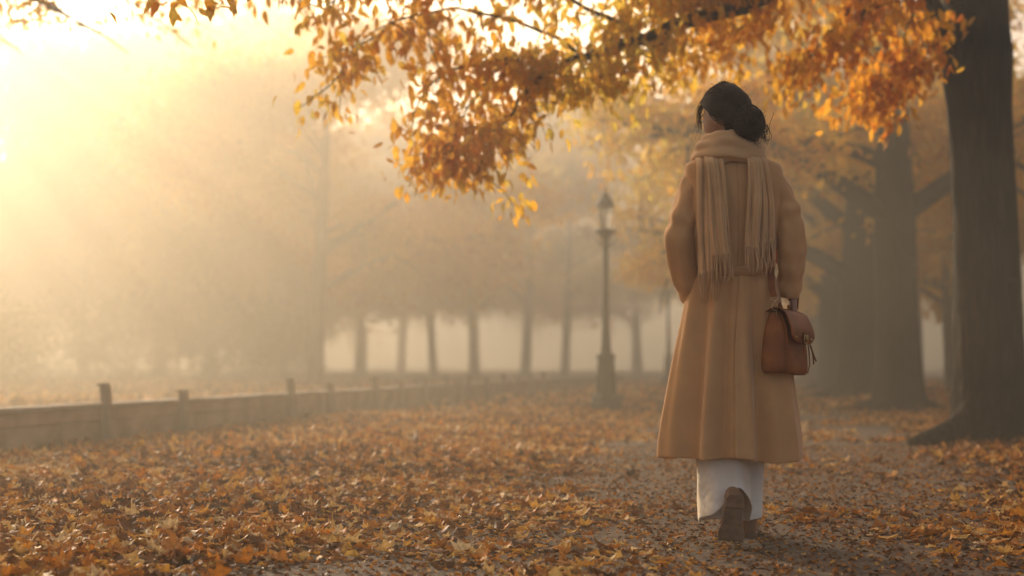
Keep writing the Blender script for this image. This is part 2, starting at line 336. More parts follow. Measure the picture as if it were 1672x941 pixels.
def grow_tree(r, trunk_h, rad, crown_r, top, lean=(0, 0), limbs=7, leaf_n=14000, leaf=(.08, .12), tmpl=None, tint=(.62, .2), twigs=5, low=.55, fork=False, mat_b=None, sides=16, droop=.1, leaf_spread=.22, names=('tree',), limb_az=None, flare=True):
    """one tree with its base at the origin: empty > trunk, crown"""
    root = empty(names[0]); mb = MB(); base = np.zeros(3)
    tp = spline([(0, 0, -.1), (0, 0, .25), (lean[0] * .35, lean[1] * .3, trunk_h * .5), (lean[0], lean[1], trunk_h), (lean[0] * 1.4, lean[1] * 1.4, trunk_h + (top - trunk_h) * .55), (lean[0] * 1.3, lean[1] * 1.3, top * .97)], 26)
    zz = tp[:, 2]; rr = rad * np.interp(zz, [-.1, .25, .7, trunk_h * .5, trunk_h, trunk_h + (top - trunk_h) * .5, top], ([1.45, 1.2, 1.03, .93, .95, .42, .06] if sides > 12 else [1.2, 1.08, 1.0, .93, .92, .42, .06]))
    mb.add(*tube(tp, rr, sides, mod=trunk_mod(int(r.integers(1e6)))))
    if flare and sides > 12: root_flare(mb, r, base, rad * 1.02, rad * 1.3)
    ends = []
    for k in range(limbs):
        a = (k + r.uniform(-.25, .25)) * 2 * PI / limbs * 1.0 if limb_az is None else limb_az[k % len(limb_az)] + r.normal(0, .15)
        z0 = trunk_h * r.uniform(.8, 1.02) + (top - trunk_h) * (k / limbs) * .62
        p0 = np.array([np.interp(z0, zz, tp[:, i]) for i in range(3)]); r0 = float(np.interp(z0, zz, rr)) * .52
        elev = r.uniform(.35, .8) + .4 * k / limbs; L = crown_r * r.uniform(.85, 1.15) * (1 - .35 * k / limbs)
        P = branch(r, p0, (math.cos(a), math.sin(a), elev), L, 9, .22, sag=droop); mb.add(*tube(P, np.linspace(r0, r0 * .22, len(P)), 8)); ends.append((P[4:], r0))
        for q in range(twigs):
            i = int(r.integers(3, 9)); b = a + r.normal(0, .8); P2 = branch(r, P[i], (math.cos(b), math.sin(b), r.uniform(-.25, .55)), L * r.uniform(.35, .65), 7, .35, sag=droop * 1.6)
            mb.add(*tube(P2, np.linspace(r0 * .34, r0 * .06, len(P2)), 5)); ends.append((P2[1:], r0 * .3))
            for w in range(2):
                i2 = int(r.integers(2, 7)); P3 = branch(r, P2[i2], r.normal(0, 1, 3) * (1, 1, .5), L * r.uniform(.18, .35), 5, .4, sag=droop * 2)
                mb.add(*tube(P3, np.linspace(r0 * .13, r0 * .03, len(P3)), 4)); ends.append((P3, r0 * .1))
    trunk = mb.build('trunk', mat_b or M_BARK, root)
    pts = np.concatenate([e[0] for e in ends]); w = r.random(len(pts)) ** 2 + .05
    idx = r.choice(len(pts), leaf_n, p=w / w.sum()); P = pts[idx] + r.normal(0, leaf_spread, (leaf_n, 3)) * (1, 1, .85)
    k = P[:, 2] > low * trunk_h; P = P[k]; N = len(P)
    tn = np.clip(r.normal(tint[0], tint[1], N) + .12 * np.sin(P[:, 0] * 1.3 + P[:, 2] * 1.7), 0, 1)
    leaf_cloud('crown', r, P, r.uniform(leaf[0], leaf[1], N), r.random(N) * 2 * PI, r.normal(.7, .6, N), r.normal(0, .7, N), tn, tmpl or T_FAR, M_LEAF, root)
    return root
def gpos(px, Y):
    x = (px - 836) / FPX * Y * 1.0015; return (x, Y, float(ground_z(x, Y)) - .02)
ROW = 'autumn trees lining the right side of the avenue'
FAR = 'misty trees beyond the low wall'
r2 = np.random.default_rng(5)
t2 = grow_tree(r2, 3.0, .33, 4.6, 8.8, lean=(-.05, 0), limbs=9, leaf_n=30000, leaf=(.085, .125), tmpl=T_LEAF, tint=(.74, .17), low=.75, twigs=6, sides=24, limb_az=[3.4, -.2, 2.6, 1.2, 4.3, 5.4, .6, 3.0])
t2.location = gpos(1468, 21.5); tag(t2, 'second avenue tree from the right, brown trunk forking above a leafy mound', 'tree', ROW)
t3 = grow_tree(r2, 2.9, .40, 5.0, 9.0, lean=(.1, 0), limbs=9, leaf_n=34000, leaf=(.09, .14), tmpl=T_LEAF, tint=(.84, .14), low=.8, twigs=6, limb_az=[3.3, 0, 2.7, 1.5, 4.0, 5.0, 2.2, 3.7])
t3.location = gpos(1396, 29.5); tag(t3, 'third avenue tree, hazy thick trunk just left of the forked trunk', 'tree', ROW)
for (px, Y, rz, s, lab) in ((1356, 38, 1.1, .95, 'fourth avenue tree, pale brown trunk in mist right of the handbag'), (1332, 48, 2.3, .98, 'fifth avenue tree, faint trunk deep in the mist beside the walking figure'), (1318, 60, 4.0, 1.0, 'farthest avenue tree, barely visible trunk at the end of the row')):
    c = copy_tree(t3); c.location = gpos(px, Y); c.rotation_euler.z = rz * .4; c.scale = (s, s, s); tag(c, lab)
f1 = grow_tree(r2, 2.7, .16, 3.8, 8.3, limbs=7, leaf_n=9000, leaf=(.16, .24), tint=(.8, .15), low=.85, sides=10, mat_b=M_BARK_MIST, leaf_spread=.3)
f2 = grow_tree(r2, 3.1, .14, 3.4, 8.6, limbs=6, leaf_n=8000, leaf=(.16, .24), tint=(.85, .14), low=.85, sides=10, mat_b=M_BARK_MIST, leaf_spread=.3)
f4 = grow_tree(r2, 2.8, .21, 5.0, 11.3, limbs=12, leaf_n=26000, leaf=(.15, .22), tint=(.6, .16), low=.62, droop=.2, sides=10, twigs=7, mat_b=M_BARK_MIST, leaf_spread=.36)
f5 = grow_tree(r2, 2.6, .20, 4.8, 11.5, limbs=12, leaf_n=26000, leaf=(.15, .22), tint=(.7, .15), low=.62, droop=.2, sides=10, twigs=7, mat_b=M_BARK_MIST, leaf_spread=.36)
f6 = grow_tree(r2, 1.9, .12, 5.2, 12.0, limbs=15, leaf_n=36000, leaf=(.15, .22), tint=(.7, .15), low=.2, droop=.45, sides=10, twigs=7, mat_b=M_BARK_MIST, leaf_spread=.42)
f3 = grow_tree(r2, 2.5, .18, 4.2, 8.0, limbs=8, leaf_n=10000, leaf=(.16, .25), tint=(.75, .16), low=.9, sides=10, mat_b=M_BARK_MIST, leaf_spread=.32)
far_trees = [
 (515, 29, f4, .8, 'pale misty tree behind the low wall, its trunk the widest left of the lamp', FAR),
 (857, 48, f5, 1.0, 'misty tree with a forked trunk seen just left of the street lamp', FAR),
 (922, 44, f2, .85, 'slim straight tree trunk in mist, nearest to the left of the lamp', FAR),
 (775, 50, f4, .95, 'faint tree behind the far end of the wall, third trunk left of the lamp', FAR),
 (708, 58, f5, 1.0, 'very faint tree trunk fourth to the left of the lamp', FAR),
 (590, 62, f4, 1.1, 'faint thin tree right of the widest misty trunk', FAR),
 (466, 52, f6, 1.0, 'dim tree just left of the widest misty trunk', FAR),
 (345, 42, f5, 1.0, 'almost vanished tree above the second wall post', FAR),
 (262, 50, f6, 1.34, 'almost vanished tree between the two nearest wall posts', FAR),
 (135, 54, f6, 1.34, 'dim tree at the far left above the nearest wall post', FAR),
 (-30, 58, f6, 1.35, 'dim tree at the left edge of the picture under the sun glow', FAR),
 (1552, 38, f3, .85, 'slender tree in pale mist between the two nearest right trunks', 'misty trees right of the avenue'),
 (1662, 34, f1, 1.0, 'tree at the right edge half hidden behind the nearest trunk', 'misty trees right of the avenue'),
 (1760, 27, f3, 1.0, 'tree just off the right edge whose leaves reach into view', 'misty trees right of the avenue'),
 (1500, 55, f2, 1.05, 'faint tree in the gap right of the forked trunk', 'misty trees right of the avenue'),
 (1425, 60, f3, 1.0, 'faint tree seen in the narrow gap between two avenue trunks', 'misty trees right of the avenue'),
 (1600, 62, f2, 1.1, 'far faint tree behind the nearest dark trunk', 'misty trees right of the avenue'),
 (1040, 70, f4, 1.1, 'far tree in the mist between the lamp and the walking figure', 'distant trees closing the avenue'),
 (1130, 70, f1, 1.2, 'far tree hidden behind the coat of the walking figure', 'distant trees closing the avenue'),
 (1250, 75, f3, 1.2, 'far tree at the end of the avenue behind the scarf', 'distant trees closing the avenue'),
 (655, 84, f4, 1.2, 'distant faded crown filling the mist above the wall middle', 'distant trees closing the avenue'),
 (400, 78, f6, 1.3, 'distant faded crown in the mist left of the widest trunk', 'distant trees closing the avenue'),
]
used = set()
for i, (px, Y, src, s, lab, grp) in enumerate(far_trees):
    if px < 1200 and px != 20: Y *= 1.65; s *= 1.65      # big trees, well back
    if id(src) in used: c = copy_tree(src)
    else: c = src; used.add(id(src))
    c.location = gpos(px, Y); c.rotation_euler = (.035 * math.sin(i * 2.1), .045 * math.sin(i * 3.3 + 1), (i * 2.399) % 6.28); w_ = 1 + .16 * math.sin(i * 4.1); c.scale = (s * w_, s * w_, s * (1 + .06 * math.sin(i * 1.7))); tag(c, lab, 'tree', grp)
t6 = grow_tree(np.random.default_rng(91), 4.9, .3, 5.0, 10.5, limbs=11, leaf_n=27000, leaf=(.08, .12), tmpl=T_LEAF, tint=(.72, .15), low=1.0, twigs=6, mat_b=M_BARK_MIST, limb_az=[0, -.5, .6, 1.4, -1.3, 3, 2.2, 4])
t6.location = (-10.4, 16.0, 0); tag(t6, 'tree beyond the wall outside the left edge, sunlit leaves hanging in at the top left', 'tree', FAR)
for (x, y, s_, lab) in ((-15.0, 38, 1.35, 'dim rounded shrub in mist behind the wall at the left edge'),):
    sh = empty('shrub', (x, y, 0)); P = r2.normal(0, 1, (5200, 3)); P /= np.linalg.norm(P, axis=1)[:, None]; P *= (r2.random(5200) ** .35)[:, None] * np.array((1.9, 1.4, 1.15)) * s_; P[:, 2] += 1.05 * s_; P += .25 * np.sin(P[:, [1, 2, 0]] * 3.1); P = P[P[:, 2] > 0]; N_ = len(P)
    leaf_cloud('foliage', r2, P, r2.uniform(.09, .15, N_), r2.random(N_) * 6.28, r2.normal(.5, .6, N_), r2.normal(0, .6, N_), np.clip(r2.normal(.12, .1, N_), 0, 1), T_FAR, M_SHRUB, sh)
    mb = MB()
    for q in range(9): mb.add(*tube(branch(r2, (r2.normal(0, .15), r2.normal(0, .15), -.05), (r2.normal(0, .6), r2.normal(0, .5), 1), 1.7 * s_, 7, .3), np.linspace(.03, .008, 8), 6))
    mb.build('stems', M_BARK_MIST, sh); tag(sh, lab, 'shrub')
for k_, (px_, Y_, sc_, lab_) in enumerate(((66, 62, 1.25, 'misty bush added in front of the leftmost faint tree trunk'), (225, 66, 1.4, 'wide misty bush added between the two nearest wall posts, far behind the wall'), (372, 63, 1.3, 'misty bush added far behind the wall, left of the faint third post'), (-90, 60, 1.3, 'misty bush added just outside the left edge'), (455, 74, 1.3, 'small misty bush added left of the widest misty trunk'))):
    c = copy_tree(sh); c.location = gpos(px_, Y_); c.rotation_euler.z = k_ * 1.3; c.scale = (sc_ * 1.25, sc_, sc_); tag(c, lab_, 'shrub', 'misty bushes beyond the wall')  # bushes added to close the bright sky strip below the left crowns
sh['group'] = 'misty bushes beyond the wall'
# the nearest tree: dark trunk at the right edge, its limbs and the bough that hangs over the path
t1 = empty('avenue_tree'); tag(t1, 'nearest big tree at the right edge, dark ridged trunk and golden overhanging bough', 'tree', ROW)
B1 = np.array(gpos(1614, 12.3)); t1.location = B1
def W(px, py, Y): return at(px, py, Y) - B1
r3 = np.random.default_rng(23); mb = MB(); RAD = .275
tp = spline([W(1616, 745, 12.3), W(1614, 690, 12.3), W(1611, 560, 12.3), W(1607, 380, 12.3), W(1598, 200, 12.3), W(1590, 60, 12.3), W(1596, -120, 12.35)], 130)
rr = np.interp(tp[:, 2], [-.1, .2, .5, 1.0, 1.9, 2.9, 3.4, 4.2], [.40, .330, .295, .28, .262, .262, .30, .24])
tm3 = trunk_mod(3)
def ridged(t, th):
    w = th + .35 * math.sin(9 * t) + .12 * np.sin(5 * th + 14 * t)
    return tm3(t, th) + .022 * np.abs(np.sin(11 * w + 3 * np.sin(17 * t + 2 * th))) + .014 * np.abs(np.sin(19 * w - 4 * np.sin(23 * t + th))) - .02
mb.add(*tube(tp, rr, 150, mod=ridged))
for (px_, py_, r_k) in ((1585, 330, .05), (1640, 470, .06), (1600, 545, .04)): mb.add(*ellipsoid(W(px_, py_, 12.3) - (0, .235, 0), (r_k, .05, r_k * 1.3), 12, 8))
root_flare(mb, r3, np.zeros(3), .27, .17, 9, .9)
mb.add(*tube(spline([W(1600, 650, 12.2), W(1572, 690, 12.1), W(1540, 708, 12.0), W(1512, 717, 11.95), W(1485, 727, 11.9)], 14), np.linspace(.13, .045, 14), 12))
twig = []
def bough(keys, r0, r1_, n=24, leafy=0, sides=9):
    P = spline(keys, n); P = P + r3.normal(0, .012, P.shape); mb.add(*tube(P, np.linspace(r0, r1_, n), sides))
    if leafy: twig.append((P[int(n * (1 - leafy)):], r0))
    return P
main = bough([W(1590, 70, 12.3), W(1560, -10, 12.2), W(1500, -120, 12.0), W(1400, -110, 11.6), W(1300, -40, 11.2), W(1240, 0, 11.0), W(1150, 25, 10.8), W(1050, 64, 10.6), W(960, 92, 10.4), W(900, 108, 10.2)], .13, .022, 40, .16)
top2 = bough([W(1600, -60, 12.3), W(1640, -200, 12.3), W(1700, -420, 12.0), W(1720, -600, 11.6)], .2, .07, 16)
top3 = bough([W(1590, 10, 12.3), W(1530, -150, 12.3), W(1440, -360, 12.2), W(1340, -560, 12.0)], .17, .05, 18)
left_l = bough([W(1560, 110, 12.25), W(1528, 40, 12.1), W(1515, -30, 12.0), W(1490, -160, 11.8)], .12, .07, 12)
subs = [
 ([(900, 108, 10.2), (862, 145, 10.1), (830, 195, 10.0), (800, 245, 9.95), (775, 292, 9.9)], .016, .9),
 ([(905, 106, 10.2), (840, 95, 10.1), (760, 110, 9.9), (700, 140, 9.8), (668, 200, 9.7)], .014, 1),
 ([(960, 92, 10.4), (880, 50, 10.3), (780, 20, 10.1), (670, 25, 9.9), (590, 75, 9.8), (555, 120, 9.8)], .016, 1),
 ([(1050, 64, 10.6), (960, 10, 10.4), (850, -30, 10.2), (720, -50, 10), (600, -30, 9.8), (530, 10, 9.7)], .02, 1),
 ([(840, 95, 10.1), (790, 140, 10.0), (750, 195, 9.9), (735, 250, 9.9)], .010, 1),
 ([(1150, 25, 10.8), (1090, 60, 10.6), (1020, 110, 10.5), (960, 135, 10.4)], .010, .8),
 ([(1240, 0, 11), (1180, -40, 10.8), (1080, -60, 10.6), (960, -60, 10.4)], .02, 1),
 ([(1320, -50, 11.3), (1240, 25, 11.1), (1180, 62, 11.0), (1125, 90, 10.9)], .014, .9),
 ([(1200, 8, 10.9), (1150, -30, 10.8), (1080, -20, 10.7), (1010, 20, 10.6)], .012, .9),
 ([(1280, -25, 11.2), (1240, -45, 11.0), (1190, -20, 10.9), (1140, 0, 10.8)], .012, .9),
 ([(1500, -120, 12.0), (1440, -60, 11.4), (1380, 20, 11.0), (1320, 90, 10.8), (1290, 120, 10.7)], .02, .75),
 ([(1515, -30, 12.0), (1490, 30, 11.6), (1470, 90, 11.4), (1440, 130, 11.2), (1410, 160, 11.1)], .014, .8),
 ([(1450, -80, 11.6), (1420, -10, 11.0), (1400, 40, 10.8), (1360, 70, 10.7)], .014, .9),
 ([(1530, 0, 12.1), (1500, 40, 11.7), (1495, 80, 11.5), (1470, 120, 11.3)], .012, .8),
 ([(1700, -420, 12), (1640, -300, 11), (1560, -180, 10.4), (1500, -60, 10.2), (1480, 20, 10.1)], .03, .6),
 ([(1720, -600, 11.6), (1600, -520, 9.6), (1400, -420, 8.6), (1200, -300, 8.0), (1000, -200, 7.8)], .05, .7),
 ([(1340, -560, 12), (1150, -500, 11), (900, -380, 10), (700, -240, 9.5), (520, -120, 9.2)], .04, .8),
]
# unseen boughs added to this crown above the picture, to shade the near air
over = []
for (x0, y0, x1, y1, zo) in ((3.6, 12.2, -2.6, 11.6, .5), (3.8, 11.8, -2.2, 9.4, .6), (4.0, 11.5, -1.4, 7.6, .7), (4.2, 11.2, .2, 6.2, .8), (4.3, 12.6, -2.4, 13.8, .7), (4.3, 11.4, 2.2, 7.4, .8)):
    K = []
    for t in (0, .3, .6, .85, 1):
        x, y = x0 + (x1 - x0) * t, y0 + (y1 - y0) * t; zt = CAM_H + y * .262 + zo + .5 * math.sin(PI * t) - .25 * t; K.append(np.array((x, y, zt)) - B1)
    bough(K, .06, .008, 18, .8, 7); P_ = twig[-1][0]
    for q in range(7):
        i = int(r3.integers(0, len(P_))); d = r3.normal(0, 1, 3) * (1, 1, .25) + (-.3, -.1, .1); P2 = branch(r3, P_[i], d, r3.uniform(.6, 1.5), 8, .3, sag=.02); mb.add(*tube(P2, np.linspace(.014, .004, len(P2)), 5)); over.append((P2, .01))
    over.append(twig.pop())
for keys, r0, lf in subs: bough([W(*k) for k in keys], r0, .004, 16, lf, 6)
HANG = list(twig)
for (P, r0) in HANG:                                   # fine twigs off every leafy stretch
    for q in range(int(len(P) * .9)):
        i = int(r3.integers(0, len(P))); d = r3.normal(0, 1, 3) * (1, .8, .5) + (-.35, 0, -.45); P3 = branch(r3, P[i], d, r3.uniform(.18, .42), 5, .35, sag=.2)
        mb.add(*tube(P3, np.linspace(.006, .0022, len(P3)), 4)); twig.append((P3, .01))
mb.build('trunk', M_BARK, t1)
po = np.concatenate([e[0] for e in over]); NO = 9500; io = r3.integers(0, len(po), NO); P = po[io] + r3.normal(0, .20, (NO, 3)) * (1, 1, .8)
zc = CAM_H + (P + B1)[:, 1] * .262; P = P[(P + B1)[:, 2] > zc - .10]; NO = len(P)
leaf_cloud('added_shade_crown', r3, P, r3.uniform(.07, .105, NO), r3.random(NO) * 2 * PI, r3.normal(.6, .5, NO), r3.normal(0, .6, NO), np.clip(r3.normal(.6, .18, NO), 0, 1), T_LEAF, M_LEAF, t1)  # leaves added out of view to keep sun off the air near the camera
pts = np.concatenate([e[0] for e in twig]); NL = 8200
idx = r3.integers(0, len(pts), NL); P = pts[idx] + r3.normal(0, .10, (NL, 3)) * (1, 1, .75) - (0, 0, .02)
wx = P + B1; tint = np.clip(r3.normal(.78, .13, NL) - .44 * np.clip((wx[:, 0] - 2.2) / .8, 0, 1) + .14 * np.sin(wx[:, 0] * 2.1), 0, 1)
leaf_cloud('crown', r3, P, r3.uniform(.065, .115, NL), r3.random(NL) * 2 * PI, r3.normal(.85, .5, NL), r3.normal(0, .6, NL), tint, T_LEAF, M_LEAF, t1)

# ------------------------------------------------------------------ low wall with posts
M_STONE = noisy('weathered_render', [(.3, (.22, .15, .085)), (.5, (.34, .24, .145)), (.7, (.44, .33, .21))], scale=3.2, rough=.85, bump=.5, bscale=30, dist=.01)
M_COPE = noisy('pale_coping', [(.3, (.22, .18, .13)), (.7, (.36, .30, .22))], scale=5, rough=.95, bump=.3, bscale=40)
M_POST = noisy('old_timber', [(.3, (.22, .16, .10)), (.7, (.36, .27, .17))], scale=6, rough=.8, bump=.5, bscale=40, stretch=(1, 1, .2))
def wall_x(Y): return -3.7 + .2 * (Y - 9.94)
wall = empty('low_wall', (wall_x(9.94), 9.94, 0)); tag(wall, 'long low rendered wall with pale coping and short posts receding into mist', 'wall')
wd = np.array((.2, 1, 0)) / math.hypot(.2, 1); wn_ = np.array((1, -.2, 0)) / math.hypot(.2, 1)
def strip(y0, y1, n, half, z0, z1, name, m, wob=.004):
    V = []; F = []
    for k in range(n):
        Y = y0 + (y1 - y0) * k / (n - 1); c = np.array((wall_x(Y), Y, 0)) - np.array(wall.location)
        wz = r3.normal(0, wob)
        for s, z in ((-1, z0), (1, z0), (1, z1 + wz), (-1, z1 + wz)): V.append(c + wn_ * s * (half + r3.normal(0, wob * .5)) + (0, 0, z))
    for k in range(n - 1):
        for j in range(4): F.append((k * 4 + j, k * 4 + (j + 1) % 4, k * 4 + 4 + (j + 1) % 4, k * 4 + 4 + j))
    F += [(3, 2, 1, 0), tuple((n - 1) * 4 + j for j in range(4))]
    m_ = MB().add(V, F); return m_.build(name, m, wall, smooth=False, bevel=.006)
strip(4.5, 46, 100, .09, -.3, .235, 'wall_panel', M_STONE)
strip(4.5, 46, 100, .105, .236, .335, 'upper_course', M_STONE)
strip(4.5, 46, 100, .13, .338, .372, 'coping', M_COPE)
for Y in (11.47, 12.9, 15.66, 17.0, 18.8, 19.97, 21.3, 22.6, 24.1, 25.5, 27.0, 28.4, 29.7, 31.2):
    c = np.array((wall_x(Y), Y, 0)) - np.array(wall.location) + wn_ * .16; lean = r3.normal(0.085, .02); R = np.array(Matrix.Rotation(math.atan(.2) * -1, 3, 'Z') @ Matrix.Rotation(-lean, 3, 'Y'))
    h = r3.uniform(.44, .52); m_ = MB(); m_.add(*box(c + (0, 0, h / 2 - .1), (.072, .072, h + .2), R)); m_.add(*box(c + R @ np.array((0, 0, h + .01)), (.084, .084, .018), R))
    m_.build('post', M_POST, wall, smooth=False, bevel=.008)

# ------------------------------------------------------------------ street lamps
M_IRON = noisy('painted_iron', [(.3, (.018, .017, .014)), (.7, (.035, .032, .027))], scale=12, rough=.55, bump=.15, bscale=60)
def glass_mat():
    m, nt, p, out = mat('lamp_glass'); p.inputs['Base Color'].default_value = (.9, .85, .75, 1); p.inputs['Roughness'].default_value = .25
    p.inputs['Transmission Weight'].default_value = .7; p.inputs['Alpha'].default_value = .55; return m
M_GLASS = glass_mat()
def lathe(prof, n=16, square=False):
    V = []; F = []
    for (r_, z) in prof:
        for j in range(n):
            t = 2 * PI * j / n + (PI / n); V.append((r_ * math.cos(t), r_ * math.sin(t), z))
    for i in range(len(prof) - 1):
        for j in range(n): F.append((i * n + j, i * n + (j + 1) % n, (i + 1) * n + (j + 1) % n, (i + 1) * n + j))
    F += [tuple(range(n))[::-1], tuple((len(prof) - 1) * n + j for j in range(n))]
    return V, F
lamp = empty('street_lamp')
m_ = MB(); m_.add(*lathe([(.225, -.05), (.225, .16), (.205, .18), (.205, .24), (.175, .265), (.165, .28)], 8)); m_.build('plinth', M_IRON, lamp, smooth=False, bevel=.006)
m_ = MB(); m_.add(*lathe([(.16, .28), (.145, .32), (.132, .52), (.112, .78), (.125, .80), (.125, .84), (.09, .87), (.075, .90)], 8)); m_.build('pedestal', M_IRON, lamp, smooth=False, bevel=.004)
m_ = MB(); m_.add(*lathe([(.07, .90), (.06, 1.05), (.05, 1.3), (.043, 1.8), (.036, 2.3), (.034, 2.38), (.055, 2.4), (.055, 2.43), (.034, 2.45), (.034, 2.5)], 16))
m_.build('pole', M_IRON, lamp, smooth=False)
m_ = MB(); m_.add(*lathe([(.03, 2.5), (.05, 2.53), (.09, 2.58), (.135, 2.61), (.145, 2.63), (.12, 2.65), (.08, 2.66)], 12))
for a in range(4):
    u = np.array((math.cos(a * PI / 2 + .4), math.sin(a * PI / 2 + .4), 0)); m_.add(*tube(spline([u * .04 + (0, 0, 2.42), u * .12 + (0, 0, 2.45), u * .16 + (0, 0, 2.55), u * .13 + (0, 0, 2.62)], 8), .009, 5))
m_.build('bracket', M_IRON, lamp)
m_ = MB(); m_.add(*lathe([(.06, 2.665), (.105, 2.97), (.10, 2.975), (.05, 2.67)], 6)); gl = m_.build('lantern_glass', M_GLASS, lamp, smooth=False)
m_ = MB()
for j in range(6):
    t = 2 * PI * j / 6 + PI / 6; u = np.array((math.cos(t), math.sin(t), 0)); m_.add(*tube([u * .065 + (0, 0, 2.65), u * .111 + (0, 0, 2.98)], .008, 5))
m_.build('lantern_frame', M_IRON, lamp)
m_ = MB(); m_.add(*lathe([(.132, 2.975), (.127, 2.995), (.098, 3.06), (.06, 3.115), (.045, 3.13), (.05, 3.15), (.03, 3.17), (.018, 3.2), (.026, 3.225), (.012, 3.25), (.002, 3.29)], 12)); m_.build('lantern_cap', M_IRON, lamp, smooth=False)
g2 = gpos(989, 19.7); lamp.location = g2; lamp.scale = (1.06, 1.06, .965); tag(lamp, 'iron street lamp with glass lantern and square stepped base left of the path', 'street lamp', 'street lamps along the avenue')
l2 = copy_tree(lamp); l2.location = gpos(1091, 44); l2.scale = (1.15, 1.15, 1.12); tag(l2, 'faint smaller street lamp deep in mist beside the coat sleeve')

# ------------------------------------------------------------------ haze
hz, nt, p, out = mat('haze'); nt.nodes.remove(p); pv = node(nt, 'ShaderNodeVolumePrincipled')
pv.inputs['Color'].default_value = (*HAZE_COL, 1); pv.inputs['Density'].default_value = HAZE_DENSITY; pv.inputs['Anisotropy'].default_value = HAZE_G
nt.links.new(pv.outputs[0], out.inputs['Volume'])
m_ = MB(); m_.add(*box((0, 110, 15.4), (300, 320, 33.2))); hb = m_.build('haze', hz, None, smooth=False); tag(hb, 'warm golden morning mist filling the avenue', 'mist', kind='stuff')
# ------------------------------------------------------------------ the walking person
PY = 5.45; PX = (1190 - 836) / FPX * PY
person = empty('person', (PX, PY, 0.0))
tag(person, 'person in long camel coat and fringed scarf walking away, dark hair in a loose bun', 'person')
PO = np.array((PX, PY, 0.0)); r5 = np.random.default_rng(77)
def L(px, py, y=0.0):
    """local point of the person at a pixel, y metres behind (+) or before (-) the middle of the body"""
    return at(px, py, PY + y) - PO
M_SKIN = noisy('skin', [(.3, (.30, .15, .085)), (.7, (.38, .20, .115))], scale=12, rough=.5, bump=.08, bscale=200)
M_SKIN.node_tree.nodes['Principled BSDF'].inputs['Subsurface Weight'].default_value = .08
def wool(name, c, s=1.0, wr=None):
    lo = tuple(x * .9 for x in c); hi = tuple(min(1, x * 1.08) for x in c)
    return noisy(name, [(.3, lo), (.7, hi)], scale=9, rough=.9, bump=.35, bscale=330, sheen=.6, dist=.003, spec=.1, wrinkle=wr)
M_COAT = wool('camel_wool', (.58, .30, .115), wr=(4, .16)); M_SCARF = wool('scarf_wool', (.60, .34, .145))
M_FRINGE = wool('fringe_wool', (.60, .34, .145))
M_TROUSER = noisy('cream_cotton', [(.3, (.84, .71, .52)), (.7, (.90, .80, .62))], scale=5, rough=.8, bump=.2, bscale=300, dist=.002, wrinkle=(11, .9))
p = M_TROUSER.node_tree.nodes['Principled BSDF']; p.inputs['Subsurface Weight'].default_value = .0
M_BOOT = noisy('brown_leather', [(.3, (.22, .085, .03)), (.7, (.34, .14, .055))], scale=14, rough=.45, bump=.2, bscale=80, spec=.4, dist=.003)
M_SOLE = noisy('worn_sole', [(.3, (.14, .075, .04)), (.5, (.22, .12, .065)), (.7, (.30, .175, .10))], scale=22, rough=.8, bump=.5, bscale=90, dist=.004)
M_BAG = noisy('tan_saddle_leather', [(.3, (.16, .042, .008)), (.6, (.30, .085, .016)), (.8, (.38, .13, .028))], scale=11, rough=.5, bump=.2, bscale=120, spec=.2, dist=.002)
M_BRASS = noisy('brass', [(.3, (.5, .32, .12)), (.7, (.75, .52, .24))], scale=20, rough=.3, metallic=1.0, bump=.05)
M_HAIR = noisy('dark_brown_hair', [(.3, (.006, .003, .0015)), (.7, (.028, .012, .005))], scale=40, rough=.5, bump=.2, bscale=200, spec=.16)
p = M_HAIR.node_tree.nodes['Principled BSDF']; p.inputs['Sheen Weight'].default_value = .0

# --- body: one continuous figure (overlapping closed lofts fused by a voxel remesh)
HC = L(1184, 190, 0.0)                                    # centre of the skull
YAW = math.radians(42); RH = np.array(Matrix.Rotation(YAW, 3, 'Z') @ Matrix.Rotation(math.radians(-8), 3, 'X'))
def H(x, y, z): return HC + RH @ np.array((x, y, z))
bd = MB()
V, F = ellipsoid((0, 0, 0), (1, 1, 1), 40, 30); V = np.array(V); X, Y, Z = V.T
hx = .072 * X * (1 - .16 * np.clip(-Z, 0, 1) * (Y > -.3)); hy = .094 * Y; hz_ = .112 * Z - .012
jaw = np.clip(-Z - .25, 0, 1); hx *= (1 - .30 * jaw); hy = hy * (1 - .25 * jaw * (Y < 0)) + .012 * jaw * (Y > 0)
def bump(cx, cz, sx, sz, a): return a * np.exp(-((X * .072 - cx) / sx) ** 2 - ((hz_ - cz) / sz) ** 2) * (Y > 0)
hy += bump(0, -.022, .011, .022, .02) + bump(0, -.033, .015, .009, .010)                          # nose
hy += bump(-.031, .0, .014, .010, -.009) + bump(.031, .0, .014, .010, -.009)                       # eye sockets
hy += bump(-.030, .0, .009, .006, .005) + bump(.030, .0, .009, .006, .005)                         # eyes
hy += bump(0, .018, .045, .008, .004) + bump(0, -.058, .021, .004, .006) + bump(0, -.068, .018, .004, .006) + bump(0, -.0625, .022, .0025, -.004)  # brow, lips
hy += bump(0, -.092, .018, .012, .006) + bump(-.042, -.03, .018, .018, .004) + bump(.042, -.03, .018, .018, .004)                                   # chin, cheeks
V = np.stack([hx, hy, hz_], 1) @ RH.T + HC; bd.add(V, F)
for s in (-1, 1):                                         # ears: rim and lobe
    e = [H(s * .070, .004, .012), H(s * .079, -.010, .026), H(s * .083, -.022, .016), H(s * .080, -.021, -.006), H(s * .074, -.010, -.026), H(s * .071, .0, -.03)]
    bd.add(*tube(spline(e, 12), [.006] + [.0065] * 10 + [.0075], 8)); bd.add(*ellipsoid(H(s * .072, -.008, .0), (.006, .014, .024), 10, 8, RH))
def cap_ell(c, r): bd.add(*ellipsoid(c, r, 14, 10))
neck0 = L(1192, 275, .0)
